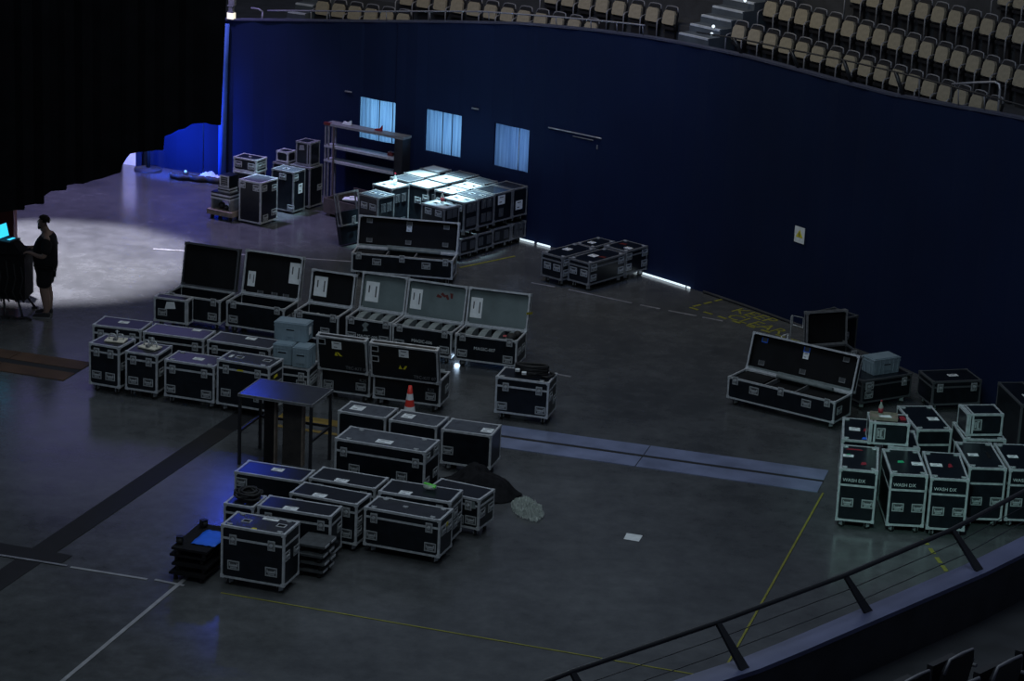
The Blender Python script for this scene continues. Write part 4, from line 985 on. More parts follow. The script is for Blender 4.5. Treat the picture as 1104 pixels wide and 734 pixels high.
kc('lit-topped case with a bottle on it, front of the upper right column', -.58, 0, 0, .42, .45, .56, dishes=DS)
kc('lit-topped upper case, second of the right column', -.60, -.06, .63, 1.02, .45, .56, dishes=DS)
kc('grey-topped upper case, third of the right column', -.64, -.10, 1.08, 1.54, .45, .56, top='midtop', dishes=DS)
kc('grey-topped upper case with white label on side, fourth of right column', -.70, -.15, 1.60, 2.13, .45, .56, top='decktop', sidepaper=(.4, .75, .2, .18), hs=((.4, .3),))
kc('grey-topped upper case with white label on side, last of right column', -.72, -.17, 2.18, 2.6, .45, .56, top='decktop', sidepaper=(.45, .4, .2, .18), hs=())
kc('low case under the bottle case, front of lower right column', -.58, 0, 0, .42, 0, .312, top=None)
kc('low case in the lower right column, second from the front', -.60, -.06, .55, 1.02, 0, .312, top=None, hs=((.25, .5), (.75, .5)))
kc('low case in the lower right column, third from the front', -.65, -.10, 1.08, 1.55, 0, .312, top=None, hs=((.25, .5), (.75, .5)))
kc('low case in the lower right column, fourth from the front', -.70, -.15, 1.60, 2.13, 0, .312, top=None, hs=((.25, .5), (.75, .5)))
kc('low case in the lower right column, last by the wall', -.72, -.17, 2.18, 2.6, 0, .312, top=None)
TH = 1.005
kc('tall lit-topped case behind the bottle case, front of second column', -1.14, -.70, .98, 1.48, 0, TH, dishes=DS)
kc('tall lit-topped case, middle of the second column', -1.18, -.74, 1.52, 1.98, 0, TH, dishes=DS)
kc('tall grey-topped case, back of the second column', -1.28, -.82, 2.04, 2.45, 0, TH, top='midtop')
kc('tall brightly lit-topped case, middle of the block', -1.85, -1.34, 1.54, 2.08, 0, TH, dishes=((.5, .5),))
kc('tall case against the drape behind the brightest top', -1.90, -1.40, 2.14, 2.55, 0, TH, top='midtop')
kc('tall lit-topped case facing us, left of the low gap', -1.80, -1.29, .95, 1.46, 0, TH, hf=((.5, .72), (.9, .8)))
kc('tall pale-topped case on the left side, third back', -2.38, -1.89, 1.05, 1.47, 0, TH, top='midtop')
kc('tall brightly lit-topped case on the left side, fourth back', -2.47, -1.95, 1.53, 2.0, 0, TH)
kc('tall lit-topped case in the far left corner by the drape', -2.52, -2.05, 2.06, 2.46, 0, TH)
kc('tall lit-topped case with a bottle on it, left side', -2.22, -1.72, .38, .88, 0, TH, dishes=((.3, .3),))
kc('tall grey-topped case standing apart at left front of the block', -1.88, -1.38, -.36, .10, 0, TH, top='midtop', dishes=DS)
kc('small lit-topped case peeking over the long open lid', -1.28, -.70, -.42, -.04, 0, .56, hs=())
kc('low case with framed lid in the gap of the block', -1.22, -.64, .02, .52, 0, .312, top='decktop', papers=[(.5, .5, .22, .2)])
p = KO + KU * (-.9) + KV * (-.42)
# lid leaning at the left of the block
t = thing('case_lid', 'loose black case lid with metal rim leaning left of the block', 'case lid', (-3.20, 47.62, 0), 47)
mx = Matrix.Rotation(R(-14), 4, 'X')
b = MB(); b.box(-.27, .27, -.05, .05, .03, .66, 0, mx); b.build('panel', 'black', t)
b = MB(); edges(b, -.27, .27, -.05, .05, .03, .66, w=.022)
for v in b.bm.verts: v.co = mx @ v.co
b.build('rim', 'aludull', t)
put('handle', H_HANDLE, t, (0, -.05 - .0, .5)).rotation_euler = (R(-14), PI / 2, 0)
D.objects['case_lid'].children[-1].location = mx @ Vector((0, -.052, .36))

def bottle(label, x, y, z, s=1, m='redmark'):
    t = thing('bottle', label, 'bottle', (x, y, z), 0, 'small bottles left on cases')
    b = MB(); b.lathe([(.032 * s, 0), (.034 * s, .02 * s), (.034 * s, .13 * s), (.014 * s, .18 * s), (.012 * s, .205 * s)], 12); b.build('bottle_body', 'film', t)
    b = MB(); b.lathe([(.0355 * s, .04 * s), (.0355 * s, .11 * s)], 12); b.build('bottle_label', m, t)
    b = MB(); b.lathe([(.015 * s, .205 * s), (.015 * s, .23 * s)], 10); b.build('cap', 'redmark', t)
q = KO + KU * -.33 + KV * .3; bottle('small bottle with red label on the front lit-topped case', q.x, q.y, 1.142, 1.0, 'redmark')
q = KO + KU * -1.86 + KV * .62; bottle('small pale bottle on the left lit-topped case', q.x, q.y, 1.142, 1.05, 'paper')
b = MB(); b.box(-.12, .12, -.08, .08, 0, .006); b.box(-.05, .07, -.1, .04, .006, .03)
q = KO + KU * -2.02 + KV * .7; tag(b.build('cloth_pad', 'littop', None, (q.x, q.y, 1.142), (0, 0, .3)), 'pale folded cloth beside the bottle on the left case', 'cloth')

# shelving against the drape
L, W = 1.95, .28; yaw = -32; a = R(yaw); c, s = math.cos(a), math.sin(a)
t = thing('shelving_unit', 'open dark metal shelving with three boards before the first opening', 'shelving', (-4.03 + c * L / 2 - s * W / 2, 50.86 + s * L / 2 + c * W / 2, 0), yaw)
for z, m, th, x1 in ((1.66, 'aludull', .05, L / 2 + .02), (1.20, 'steel', .045, L / 2 - .19), (.90, 'steel', .045, L / 2 - .19)):
    MB().box(-L / 2, x1, -W / 2, W / 2, z - th, z).build('shelf_board', m, t)
for x in (-L / 2 + .02, -L / 2 + .10):
    for y in (-W / 2 + .02, W / 2 - .02): MB().box(x - .015, x + .015, y - .015, y + .015, 0, 1.61).build('upright', 'aludull', t)
MB().box(-L / 2 + .23, -L / 2 + .262, -W / 2 - .022, -W / 2 - .002, 0, 1.61).build('upright', 'crate', t)
b = MB(); b.box(L / 2 - .19, L / 2, -W / 2, W / 2, 0, 1.61); b.box(L / 2 - .19, L / 2 - .17, -W / 2 - .01, -W / 2, 0, 1.6); b.build('end_panel', 'rail', t)
MB().box(-L / 2 - .02, -L / 2 + .14, -W / 2 - .005, -W / 2 + .06, 1.62, 1.672).build('end_cap', 'redpaint', t)
def onshelf(u, z): return (t.location[0] + u * c, t.location[1] + u * s, z)
b = MB(); b.prism([(-.11, 0), (.11, 0), (.11, .10), (.02, .05), (-.06, .06)], -.02, .02, 0, Matrix.Rotation(PI / 2, 4, 'X')); tag(b.build('card_scrap', 'paper', None, onshelf(-.52, 1.668), (0, 0, a)), 'pale torn card standing on the top shelf', 'card')
b = MB(); b.prism([(-.09, 0), (.09, 0), (.09, .12), (.05, .06), (-.09, .03)], -.02, .02, 0, Matrix.Rotation(PI / 2, 4, 'X')); tag(b.build('tool_case', 'redmark', None, onshelf(.28, 1.668), (0, 0, a)), 'small red object on the top shelf before the first opening', 'box')
b = MB(); b.box(-.06, .06, -.04, .04, 0, .07); b.box(-.02, .02, -.02, .02, .07, .085); tag(b.build('tool_case', 'redpaint', None, onshelf(.60, 1.208), (0, 0, a)), 'small dark red box on the middle shelf', 'box')

# brown crate in front of the shelving
yaw = -38; a = R(yaw); c, s = math.cos(a), math.sin(a); L, W, H = .86, .92, .36
t = thing('crate', 'open brown plywood crate before the shelving', 'crate', (-3.93 + c * L / 2 - s * W / 2, 49.78 + s * L / 2 + c * W / 2, 0), yaw)
k = .025
b = MB(); b.box(-L / 2, L / 2, -W / 2, W / 2, .06, .085); b.build('base', 'crate', t)
MB().box(-L / 2, L / 2, -W / 2, -W / 2 + k, .085, H).build('side_board', 'crate', t)
MB().box(-L / 2, L / 2, W / 2 - k, W / 2, .085, H + .06).build('side_board', 'crate', t)
for x in (-L / 2, L / 2 - k): MB().box(x, x + k, -W / 2 + k, W / 2 - k, .085, H).build('side_board', 'crate', t)
for x in (-.3, .3): MB().box(x - .05, x + .05, -W / 2, W / 2, 0, .06).build('skid', 'darkwood', t)
q = Vector(t.location)
b = MB(); b.prism([(-.2, -.1), (.1, -.14), (.22, .02), (.1, .13), (-.16, .1)], 0, .02); b.box(-.06, .06, -.02, .04, .02, .06)
b.build('x', 'paper'); o = D.objects['x']; o.name = 'rag'; o.location = (q.x - .05, q.y + .06, .31); tag(o, 'pale rag lying in the brown crate', 'rag')
b = MB(); b.box(-.3, .3, -.3, .3, 0, .2); b.box(-.22, .25, -.2, .24, .2, .22); tag(b.build('packing_block', 'cloth', None, (q.x, q.y, .087), (0, 0, a)), 'dark packing block inside the brown crate', 'packing')

# left cluster of cases and stairs gear
GM = 'cases in the far left cluster'
HS4 = ((.22, .85), (.8, .8), (.3, .12), (.8, .2))
case('upright black case lit violet with pale edges, front of far left cluster', -5.53, 48.89, -30.1, .52, .56, .83, ch=.05, group=GM, seam=None, hf=((.12, .88), (.8, .86)), hs=HS4, top='midtop', castn=False)
case('black case carrying the small top box of far left cluster', -5.83, 50.42, -27.2, .52, .40, .63, ch=.05, group=GM, seam=None, hf=(), hs=(), castn=False)
case('small black box with pale edges on top in far left cluster', -5.83, 50.44, -27.2, .55, .38, .26, z=.69, ch=.012, group=GM, seam=None, hf=((.22, .5), (.78, .45)), hs=((.3, .5), (.7, .5)), fm='alu', castn=False, tabs=((.5, .5),))
case('upright black case with white side label in far left cluster', -5.0, 49.95, -30.2, .54, .40, .82, ch=.05, group=GM, seam=None, hf=((.5, .85), (.9, .1)), hs=((.2, .85),), sidepaper=(.6, .55, .14, .2), top='midtop', fm='aludull', castn=False, dishes=((.4, .5),))
case('upright black case at the right rear of far left cluster', -4.66, 50.36, -30.2, .48, .44, .82, ch=.05, group=GM, seam=None, hf=(), hs=((.8, .45),), top='midtop', fm='aludull', castn=False)
case('narrow black case carrying the tiny lavender-edged box', -5.05, 50.66, -30, .36, .34, .785, ch=.05, group=GM, seam=None, hf=(), hs=(), fm='aludull', castn=False)
case('upright small case standing on top at right of far left cluster', -4.56, 50.42, -29.9, .35, .33, .47, z=.871, ch=.012, group=GM, seam=None, hf=(), hs=(), vbands=(.8,), fm='aludull', castn=False, stickers=[('f', .4, .75, .14, .12, 'aludull')])
case('tiny box with lavender edge beside the upright small case', -4.98, 50.68, -30, .28, .26, .21, z=.851, ch=.012, group=GM, seam=None, hf=(), hs=(), fm='alu', castn=False)
yaw = -30; a = R(yaw); c, s = math.cos(a), math.sin(a)
def mloc(u, v): return (-6.20 + u * c - v * s, 49.10 + u * s + v * c)
x, y = mloc(.31, .2)
t = thing('dolly', 'low timber dolly at the left end of far cluster', 'dolly', (x, y, 0), yaw)
MB().box(-.31, .31, -.2, .2, .10, .20).build('deck', 'wood', t)
for sx in (-1, 1):
    for sy in (-1, 1): MB().cyl((sx * .22 - .015, sy * .13, .05), (sx * .22 + .015, sy * .13, .05), .05, n=12).build('wheel', 'rubber', t)
x, y = mloc(.30, .22)
t = thing('step_unit', 'dark folding step unit with lavender edges on the timber dolly', 'steps', (x, y, .20), yaw)
for sx in (-1, 1): MB().box(sx * .22 - .02, sx * .22 + .02, -.16, .16, 0, .22).build('leg', 'aludull', t)
for z in (.22, .29): MB().box(-.24, .24, -.17, .17, z, z + .035).build('tread', 'alu', t); MB().box(-.235, .235, -.165, .165, z + .035, z + .07).build('tread_core', 'black', t)
for z in (.36, .42): MB().box(-.12, .17, -.10, .16, z, z + .03).build('tread', 'alu', t); MB().box(-.115, .165, -.095, .155, z + .03, z + .06).build('tread_core', 'black', t)
b = MB(); b.sphere((-.05, -.05, .075), .07); b.sphere((.08, -.08, .055), .05); b.build('cable_bundle', 'rubber', t)
x, y = mloc(.36, .24)
t = thing('speaker_box', 'small black box with pale front frame on the step unit', 'box', (x, y, .68), yaw)
MB().box(-.115, .115, -.15, .15, 0, .23).build('body', 'black', t)
b = MB(); b.box(-.115, -.085, -.156, -.15, 0, .23); b.box(.085, .115, -.156, -.15, 0, .23); b.box(-.085, .085, -.156, -.15, 0, .025); b.box(-.085, .085, -.156, -.15, .205, .23); b.build('front_frame', 'alu', t)
b = MB()
for i in range(4): b.box(-.07, .07, -.153, -.15, .04 + .04 * i, .06 + .04 * i)
b.build('grille', 'aludull', t)
# low heap by the drape
b = MB(); pts = [(-.62 + 1.25 * k / 30, .03 * math.sin(k * .7), .07 + .015 * math.sin(k * 1.9)) for k in range(31)]
t = thing('cable_heap', 'low dark roll of cable along the foot of the blue-lit wall', 'cable', (-6.78, 52.05, 0), -12)
b.tube(pts, .065, 8); b.build('roll', 'rubber', t)
b = MB(); b.tube([(p[0] * .9 + .05, p[1] + .11, p[2] - .02) for p in pts], .045, 8); b.build('roll', 'rubber', t)
heap('plastic_film', 'crumpled white film on the dark cable roll', 'plastic film', -6.55, 52.32, .26, .09, .13, 'paper', -12, 3.3, 1.5, 20)
t = thing('floor_lamp_unit', 'small pale cyan lamp on the floor by the blue-lit wall', 'lamp', (-7.10, 52.60, 0), 10)
MB().box(-.07, .07, -.05, .05, 0, .05).build('base', 'rubber', t); MB().sphere((0, 0, .075), .032, u=10, v=8).build('bulb', 'cyanlamp', t)

# ------------------------------------------------------------------ right group
GN = 'wash light cases at right'
WK = dict(group=GN, seam=.235, lat=(), hf=((.27, .36), (.8, .36)), hs=((.3, .5), (.7, .5)), tabs=((.12, .08), (.88, .08), (.12, .92), (.88, .92)))
case('upright wash case with red scribbles on its lid, leftmost of front row', 4.68, 33.61, -7.7, .53, 1.03, .77, text='WASH DX', tsz=.068, tuv=(.40, .79), papers=[(.2, .55, .15, .10)], stickers=[('t', .35, .83, .24, .05, 'redmark'), ('t', .62, .28, .08, .12, 'redmark'), ('t', .2, .6, .06, .05, 'green')], **WK)
case('upright wash case with a green mark on its lid, second of front row', 5.38, 33.49, -.6, .52, 1.03, .77, text='WASH DX', tsz=.068, tuv=(.40, .79), papers=[(.82, .45, .16, .13)], stickers=[('t', .38, .5, .1, .09, 'green')], **WK)
case('upright wash case with one red mark on its lid, third of front row', 5.935, 33.42, -1.9, .53, 1.10, .76, text='WASH DX', tsz=.068, tuv=(.40, .79), papers=[(.25, .5, .17, .12)], stickers=[('t', .62, .5, .06, .16, 'redmark')], **WK)
case('upright wash case without lettering, fourth of front row', 6.54, 33.87, 2.3, .53, 1.08, .78, papers=[(.3, .5, .15, .11)], stickers=[('t', .72, .5, .06, .3, 'dark')], **WK)
case('upright wash case cut by the right picture edge', 7.12, 33.90, 2.3, .52, 1.08, .77, text='WASH DX', tsz=.068, tuv=(.42, .79), papers=[(.3, .5, .15, .11)], **WK)
WK2 = dict(WK); WK2['hf'] = ()
case('upright case with blue and red stickers on lid, behind leftmost wash case', 4.85, 34.86, -7, .50, 1.00, .77, papers=[(.35, .5, .16, .14)], stickers=[('t', .7, .5, .1, .14, 'redmark'), ('t', .68, .12, .12, .1, 'blue')], **WK2)
case('upright case beneath the box with the wooden tray', 5.49, 34.62, -2, .45, .78, .77, **WK2)
case('upright black case with grey lid label behind the tray box', 6.02, 35.44, 8, .53, 1.08, .77, papers=[(.72, .45, .16, .14)], **WK2)
case('upright case beneath the rightmost small handled box', 6.66, 35.12, 4, .62, .74, .77, **WK2)
case('tall dark case standing far right behind the small boxes', 7.79, 36.74, 9, .40, 1.10, .80, group='dark cases at the back right', papers=[(.6, .4, .14, .13)], seam=None, hf=(), fm='handledull')
GNB = 'small boxes lying on the wash cases'
case('small box with vertical handle under the wooden tray', 5.20, 34.67, -2.8, .57, .42, .33, z=.909, ch=.012, group=GNB, seam=None, hf=(), hv=((.3, .5),), hs=(), vbands=(.05, .14), castn=False)
case('small box with vertical handle at right, nothing on it', 6.70, 35.22, 9, .54, .43, .33, z=.909, ch=.012, group=GNB, seam=None, hf=(), hv=((.3, .5),), hs=(), vbands=(.08, .16), castn=False)
t = thing('tray', 'wooden tray with odds and ends on the small handled box', 'tray', (5.42, 34.86, 1.256), -6)
MB().box(-.2, .2, -.13, .13, 0, .015).build('base', 'wood', t)
b = MB(); b.box(-.2, .2, -.13, -.115, .015, .05); b.box(-.2, .2, .115, .13, .015, .05); b.box(-.2, -.185, -.115, .115, .015, .05); b.box(.185, .2, -.115, .115, .015, .05); b.build('rim', 'wood', t)
tag(MB().box(-.10, .06, -.05, .05, 0, .025).box(-.08, .04, -.03, .03, .025, .03).build('gloves', 'paper', None, (5.46, 34.82, 1.272), (0, 0, .2)), 'pale folded gloves in the wooden tray', 'gloves')
tag(MB().box(-.04, .04, -.06, .06, 0, .02).box(-.02, .02, -.05, .05, .02, .03).build('notebook', 'redmark', None, (5.69, 34.84, 1.2565), (0, 0, .1)), 'dark red notebook beside the wooden tray', 'notebook')
bottle('small bottle with pink label in the wooden tray', 5.38, 34.93, 1.272, 1.0, 'redmark')

# dark cases behind, right
GD = 'dark cases at the back right'
case('dark case carrying the pale tote, behind the long open case at right', 5.66, 38.87, 31, 1.0, .58, .38, group=GD, lat=(.12, .85), hf=((.14, .35), (.14, .75)), fm='handledull', seam=.1)
tote('pale grey lidded tote on a dark case at right', 5.86, 39.16, 31, .54, .33, .27, .513)
case('wide dark case with paper label right of the tote', 6.80, 38.94, 15, .84, .58, .40, group=GD, lat=(.15, .85), papers=[(.55, .5, .17, .1)], fm='handledull', seam=.1, hf=())
open_case('dark open case with its lid raised, behind the long case at right', 5.03, 39.85, 20, .74, .44, .49, angle=97, lid_h=.56, lining='dark', group=GD, fm='handledull', lid_fm='aludull', hf=(), hs=())
case('dark upright case behind the raised lid at right', 5.10, 41.30, -50, .56, .46, .80, group=GD, seam=None, hf=(), hs=((.4, .6),), fm='handledull')
t = thing('bracket', 'thin silver rectangular bracket left of the raised dark lid', 'bracket', (4.86, 41.75, 0), 20)
b = MB(); b.tube([(-.1, 0, .012), (-.1, 0, .72), (.12, 0, .66), (.12, 0, .48), (-.1, 0, .56)], .012, 6); b.build('wire_frame', 'steel', t)
b = MB(); b.box(-.12, -.08, -.012, .012, .56, .70); b.build('plate', 'steel', t); MB().box(-.2, .2, -.15, .15, 0, .012).build('foot_plate', 'steel', t)
t = thing('folding_stand', 'small silver folding stand on the yellow stencil', 'stand', (4.72, 42.12, 0), 10)
for p, q_ in (((-.06, 0, .22), (-.08, -.05, 0)), ((.05, 0, .26), (.03, -.05, 0)), ((.05, 0, .26), (.09, .06, 0)), ((-.06, 0, .22), (.05, 0, .26))):
    b = MB(); b.tube([p, q_], .014, 6); b.build('leg', 'steel', t)

# ------------------------------------------------------------------ desk, laptop, red cabinet and the person at the left
t = thing('road_desk', 'black road case desk draped in cloth with cables, left edge', 'desk', (-8.98, 42.18, 0), -4)
b = MB(); b.box(-.62, .60, -.28, .28, .30, 1.08); b.build('body', 'cloth', t)
b = MB(); b.box(-.64, .62, -.30, .30, 1.08, 1.12); b.build('desk_top', 'cloth', t)
for i in range(9):
    b = MB(); x = -.5 + .13 * i; b.tube([(x, -.30, 1.0 - .05 * (i % 3)), (x + .04, -.32, .7), (x - .02, -.31, .45), (x + .06, -.34, .28)], .016, 6); b.build('cable', 'rubber', t)
for p, q_ in (((.45, -.2, .30), (.58, -.36, .02)), ((.45, .2, .30), (.62, .3, .02)), ((.2, -.2, .30), (.3, -.42, .02)), ((-.45, -.2, .30), (-.5, -.36, .02)), ((-.45, .2, .3), (-.5, .3, .02))):
    b = MB(); b.tube([p, q_], .022, 6); b.box(q_[0] - .05, q_[0] + .05, q_[1] - .04, q_[1] + .04, 0, .03); b.build('leg', 'rail', t)
b = MB()
for k in range(4): b.tube([(-.5 + .3 * k, -.35, .02), (-.4 + .3 * k, -.42 - .05 * (k % 2), .03), (-.25 + .3 * k, -.36, .02), (-.15 + .3 * k, -.45, .02)], .02, 6)
b.build('floor_cable', 'rubber', t)
t = thing('laptop', 'open laptop with glowing cyan screen on the black desk', 'laptop', (-8.70, 42.02, 1.322), 66)
MB().box(-.17, .17, -.13, .11, 0, .018).build('keyboard_base', 'rubber', t)
b = MB(); b.box(-.05, .12, -.06, .0, .0, .003); b.build('keyboard_glow', 'screen', t, (0, 0, .018))
lid = MB().box(-.18, .18, 0, .012, 0, .25).build('screen_lid', 'rubber', t, (0, .11, .018), (R(-14), 0, 0))
MB().box(-.165, .165, -.003, 0, .015, .235).build('screen', 'screen', lid)
t = thing('riser', 'black cloth-covered riser under the laptop', 'riser', (-8.76, 42.05, 1.127), 0)
b = MB(); A = [b.bm.verts.new(p) for p in ((-.34, -.24, 0), (.32, -.24, 0), (.32, .22, 0), (-.34, .22, 0))]; B = [b.bm.verts.new(p) for p in ((-.26, -.2, .19), (.18, -.2, .19), (.18, .19, .19), (-.26, .19, .19))]
for k in range(4): b.bm.faces.new([A[k], A[(k + 1) % 4], B[(k + 1) % 4], B[k]])
b.bm.faces.new(A[::-1]); b.bm.faces.new(B); b.build('block', 'cloth', t)
t = thing('cabinet', 'dark red metal cabinet behind the black desk', 'cabinet', (-8.99, 43.4, 0), -3)
MB().box(-.13, .13, -.12, .12, .02, 1.55).build('body', 'redpaint', t)
MB().box(-.11, .11, -.128, -.12, .1, 1.5).build('door', 'redpaint', t); MB().box(.06, .08, -.145, -.128, .8, .95).build('handle', 'aludull', t)
MB().box(-.14, .14, -.13, .13, 0, .02).build('plinth', 'rubber', t)
t = thing('board', 'pale upright board at the left picture edge behind desk', 'board', (-9.50, 43.3, 0), 0)
MB().box(-.12, .12, -.02, .02, 0, 1.5).build('panel', 'aludull', t); MB().box(-.13, .13, -.03, .03, 1.5, 1.52).build('cap', 'aludull', t)

def skinmesh(name, verts, edges_, radii, m, parent=None, sub=2, root=0):
    me = D.meshes.new(name); me.from_pydata(verts, edges_, []); me.update()
    o = D.objects.new(name + '_tmp', me); COL.objects.link(o)
    sk = o.modifiers.new('skin', 'SKIN'); sk.use_smooth_shade = True
    for i, r in enumerate(radii):
        v = me.skin_vertices[0].data[i]; v.radius = r if isinstance(r, tuple) else (r, r); v.use_root = i == root
    ss = o.modifiers.new('sub', 'SUBSURF'); ss.levels = sub; ss.render_levels = sub
    bpy.context.view_layer.update()
    m2 = D.meshes.new_from_object(o.evaluated_get(bpy.context.evaluated_depsgraph_get()))
    D.objects.remove(o); D.meshes.remove(me)
    m2.name = name; m2.materials.clear(); m2.materials.append(M[m])
    for p in m2.polygons: p.use_smooth = True
    return put(name, m2, parent)
def chain(V, E, Rr, start, pts):
    """append joints after vertex start; returns last index"""
    i = start
    for (p, r) in pts:
        V.append(p); Rr.append(r); E.append((i, len(V) - 1)); i = len(V) - 1
    return i
P = thing('person', 'person in black t-shirt and shorts standing at the laptop desk', 'person', (-8.08, 42.03, 0), 0)
V, E, Q = [(.02, 0, .96)], [], [(.15, .17)]
ch = chain(V, E, Q, 0, [((-.01, 0, 1.10), (.17, .18)), ((0, 0, 1.26), (.16, .18)), ((.04, 0, 1.40), (.12, .16)), ((.03, 0, 1.50), .065), ((.0, 0, 1.565), .058)])
hd = chain(V, E, Q, ch, [((-.03, 0, 1.63), (.085, .072)), ((-.035, 0, 1.70), (.098, .078)), ((-.025, 0, 1.755), (.062, .055))])
chain(V, E, Q, ch + 1, [((-.125, 0, 1.635), .016)])      # nose
chain(V, E, Q, ch, [((-.085, 0, 1.575), .036)])           # chin
for sy in (-1, 1):
    chain(V, E, Q, 0, [((.02, sy * .11, .88), .12), ((-.005, sy * .12, .50), .086), ((.035, sy * .12, .34), .088), ((.045, sy * .12, .10), .055), ((-.03, sy * .12, .045), .036), ((-.13, sy * .125, .03), .03)])
    w = chain(V, E, Q, 3, [((.06, sy * .19, 1.40), .085), ((.065, sy * .265, 1.25), .062), ((.03, sy * .28, 1.12), .052), ((-.10, sy * .23, 1.13), .038), ((-.20, sy * .19, 1.165), .028), ((-.245, sy * .18, 1.17), (.018, .034))])
    for k, (dy, ln) in enumerate(((-.030, .060), (-.010, .072), (.010, .068), (.030, .052))):
        chain(V, E, Q, w, [((-.275, sy * .18 + dy, 1.172), .0095), ((-.275 - ln * .5, sy * .18 + dy * 1.1, 1.165), .009), ((-.275 - ln * .85, sy * .18 + dy * 1.1, 1.145), .008)])
    chain(V, E, Q, w, [((-.245, sy * .18 - sy * .045, 1.16), .011), ((-.275, sy * .18 - sy * .055, 1.145), .010)])
body = skinmesh('body', V, E, Q, 'skin', P)
for sy in (-1, 1):
    MB().sphere((0, 0, 0), .011, u=8, v=6).build('eye', 'eye', P, (-.118, sy * .032, 1.675))
    MB().sphere((0, 0, 0), .028, (.6, .35, 1.1), u=10, v=8).build('ear', 'skin', P, (-.02, sy * .083, 1.66))
MB().box(-.008, .004, -.022, .022, -.005, .005).build('mouth', 'redpaint', P, (-.112, 0, 1.592))
b = MB(); b.sphere((-.015, 0, 1.705), .108, (1.03, .86, .86), u=18, v=12)
bmesh.ops.delete(b.bm, geom=[v for v in b.bm.verts if v.co.z < 1.675 + .35 * max(0, -.02 - v.co.x) * 2.6 - .35 * max(0, v.co.x) * .9], context='VERTS'); hr = b.build('hair', 'hair', P); hm = hr.modifiers.new('t', 'SOLIDIFY'); hm.thickness = .012
b = MB(); b.sphere((-.075, 0, 1.575), .05, (.95, 1.05, .8), u=12, v=8); b.build('beard', 'hair', P)
V, E, Q = [(.03, 0, .78)], [], [(.19, .21)]
k3 = chain(V, E, Q, 0, [((.015, 0, .92), (.225, .225)), ((.0, 0, 1.08), (.265, .235)), ((.01, 0, 1.24), (.255, .235)), ((.065, 0, 1.38), (.20, .205)), ((.06, 0, 1.47), (.10, .10))])
for sy in (-1, 1): chain(V, E, Q, 4, [((.075, sy * .19, 1.39), .115), ((.075, sy * .27, 1.25), .095), ((.055, sy * .285, 1.16), .088)])
skinmesh('t_shirt', V, E, Q, 'shirt', P)
V, E, Q = [(.02, 0, .96)], [], [(.165, .19)]
for sy in (-1, 1): chain(V, E, Q, 0, [((.015, sy * .11, .85), .15), ((.0, sy * .122, .66), .145), ((-.005, sy * .122, .52), .145)])
skinmesh('shorts', V, E, Q, 'shirt', P)
for sy in (-1, 1):
    b = MB(); yy = sy * .12
    pr = [(-.20, 0), (.09, 0), (.10, .03), (.09, .09), (.03, .11), (-.03, .085), (-.14, .06), (-.205, .035)]
    b.prism(pr, -.05, .05, 0, Matrix.Translation((0, yy, 0)) @ Matrix.Rotation(PI / 2, 4, 'X'))
    sh = b.build('shoe', 'shoe', P); bv = sh.modifiers.new('b', 'BEVEL'); bv.width = .018; bv.segments = 3
    MB().box(-.205, .10, yy - .052, yy + .052, 0, .018).build('sole', 'aludull', sh)

# ------------------------------------------------------------------ light
def spot(name, loc, aim, power, col, size, blend=.5, rad=.15):
    l = D.lights.new(name, 'SPOT'); l.energy = power; l.color = col; l.spot_size = R(size); l.spot_blend = blend; l.shadow_soft_size = rad
    o = D.objects.new(name, l); COL.objects.link(o); o.location = loc
    o.rotation_euler = (Vector(aim) - Vector(loc)).to_track_quat('-Z', 'Y').to_euler(); return o
def area(name, loc, aim, power, col, sx, sy):
    l = D.lights.new(name, 'AREA'); l.shape = 'RECTANGLE'; l.size = sx; l.size_y = sy; l.energy = power; l.color = col
    o = D.objects.new(name, l); COL.objects.link(o); o.location = loc
    o.rotation_euler = (Vector(aim) - Vector(loc)).to_track_quat('-Z', 'Y').to_euler(); return o
area('overhead_fill', (-1.5, 34, 16), (-1.5, 34, 0), 470, (.76, .89, 1.0), 9, 8)  # dim overhead fill added for the whole floor
area('front_fill', (-1, 19, 15), (-1, 37, 0), 350, (.80, .97, 1.0), 8, 5)  # fill added from the front, without a fixture
area('blue_fill', (-9.2, 56, 6.6), (-4.5, 36, .5), 13, (.34, .30, 1.0), 4.5, 2.6)  # unseen panel added for blue reflections on the left lids
spot('pool_white', (-11.2, 46.2, 9.5), (-8.9, 45.6, 0), 19000, (.90, .88, 1.0), 36, .45, .12)
spot('pool_violet', (-8.2, 50.5, 10.5), (-7.2, 50.2, 0), 4200, (.50, .42, 1.0), 56, .8, .3)
spot('blue_beam', (-5.5, 49.5, 7.2), (-4.25, 33.6, .5), 130, (.03, .08, 1.0), 9, .4, .4)
pt = D.lights.new('undercase_glow', 'POINT'); pt.energy = .9; pt.color = (.55, .75, 1.0); pt.shadow_soft_size = .05
po = D.objects.new('undercase_glow', pt); COL.objects.link(po); po.location = (-.90, 40.50, .075)  # unseen light added under the trunk to brighten casters and floor
spot('blue_wall', (-7.6, 52.0, .85), (-7.1, 53.1, .6), 260, (.015, .11, 1.0), 165, .6, .06)
spot('blue_fold', (-7.0, 51.6, 1.3), (-6.30, 52.5, 2.2), 42, (.04, .16, 1.0), 70, 1, .05)
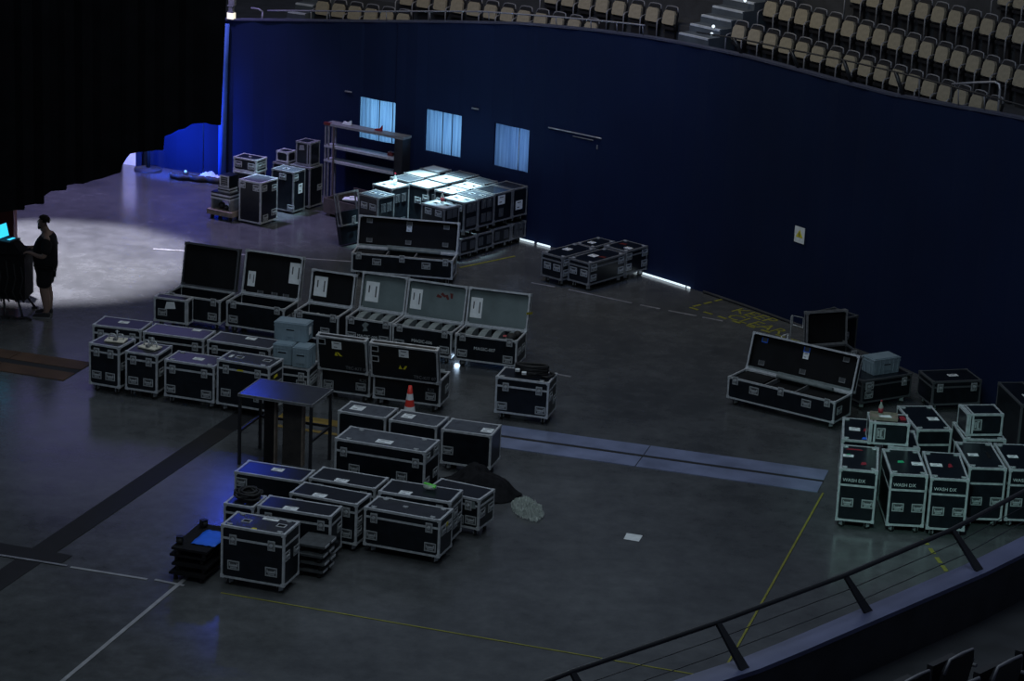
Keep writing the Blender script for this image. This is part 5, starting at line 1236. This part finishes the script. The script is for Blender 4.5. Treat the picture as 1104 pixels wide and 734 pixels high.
spot('door_warm', (-8.5, 51.6, 2.2), (-8.2, 53.4, .3), 130, (1.0, .86, .62), 30, .5, .05)  # unseen spot added to keep the cream panel warm
spot('blue_mid', (-1, 38, 12), (.6, 48.3, 2.2), 900, (.10, .25, 1.0), 46, 1, .3)
spot('case_tops', (-1.7, 47.0, 10.5), (-1.78, 47.9, 1.1), 21000, (.56, .88, 1.0), 18.5, .85, .08)
spot('cluster_top', (-3.4, 48.4, 9.5), (-5.0, 49.7,  .8), 5000, (.50, .85, 1.0), 11, .6, .1)
spot('right_green', (3.5, 24, 7), (5.9, 34, .6), 1000, (.50, 1.0, .88), 22, .8, .3)
area('seat_light', (-1, 45.5, 11), (0, 50.8, 4.2), 190, (1.0, .90, .68), 5, 1.5)
for i, (a0, a1) in enumerate(WIN):
    a = (a0 + a1) / 2
    area('opening_light', arc(a, RAD + .75, 1.8), arc(a, RAD, 1.75), (12.5, 10, 5.8)[i], ((.42, .74, 1.0), (.40, .70, 1.0), (.36, .58, 1.0))[i], 1.0, 1.0)
wd = D.worlds.new('World'); SC.world = wd; wd.use_nodes = True
bg = wd.node_tree.nodes['Background']; bg.inputs[0].default_value = (.56, .68, 1.0, 1); bg.inputs[1].default_value = .062

# ------------------------------------------------------------------ camera
F, PITCH, ROLL = 2741.4, R(17.264), R(2.6577)
fw = Vector((0, math.cos(PITCH), -math.sin(PITCH))); up = Vector((0, math.sin(PITCH), math.cos(PITCH))); rt = Vector((1, 0, 0))
r2 = rt * math.cos(ROLL) + up * math.sin(ROLL); u2 = up * math.cos(ROLL) - rt * math.sin(ROLL)
cam = D.cameras.new('Camera'); cam.sensor_width = 36; cam.lens = F / 1104 * 36; cam.clip_end = 400
co = D.objects.new('Camera', cam); COL.objects.link(co)
mw = Matrix((r2, u2, -fw)).transposed().to_4x4(); mw.translation = (0, 0, 13); co.matrix_world = mw
SC.camera = co
SC.view_settings.view_transform = 'Standard'; SC.view_settings.look = 'None'; SC.view_settings.gamma = 1; SC.view_settings.use_curve_mapping = False
SC.view_settings.exposure = .30
SC.cycles.use_denoising = True
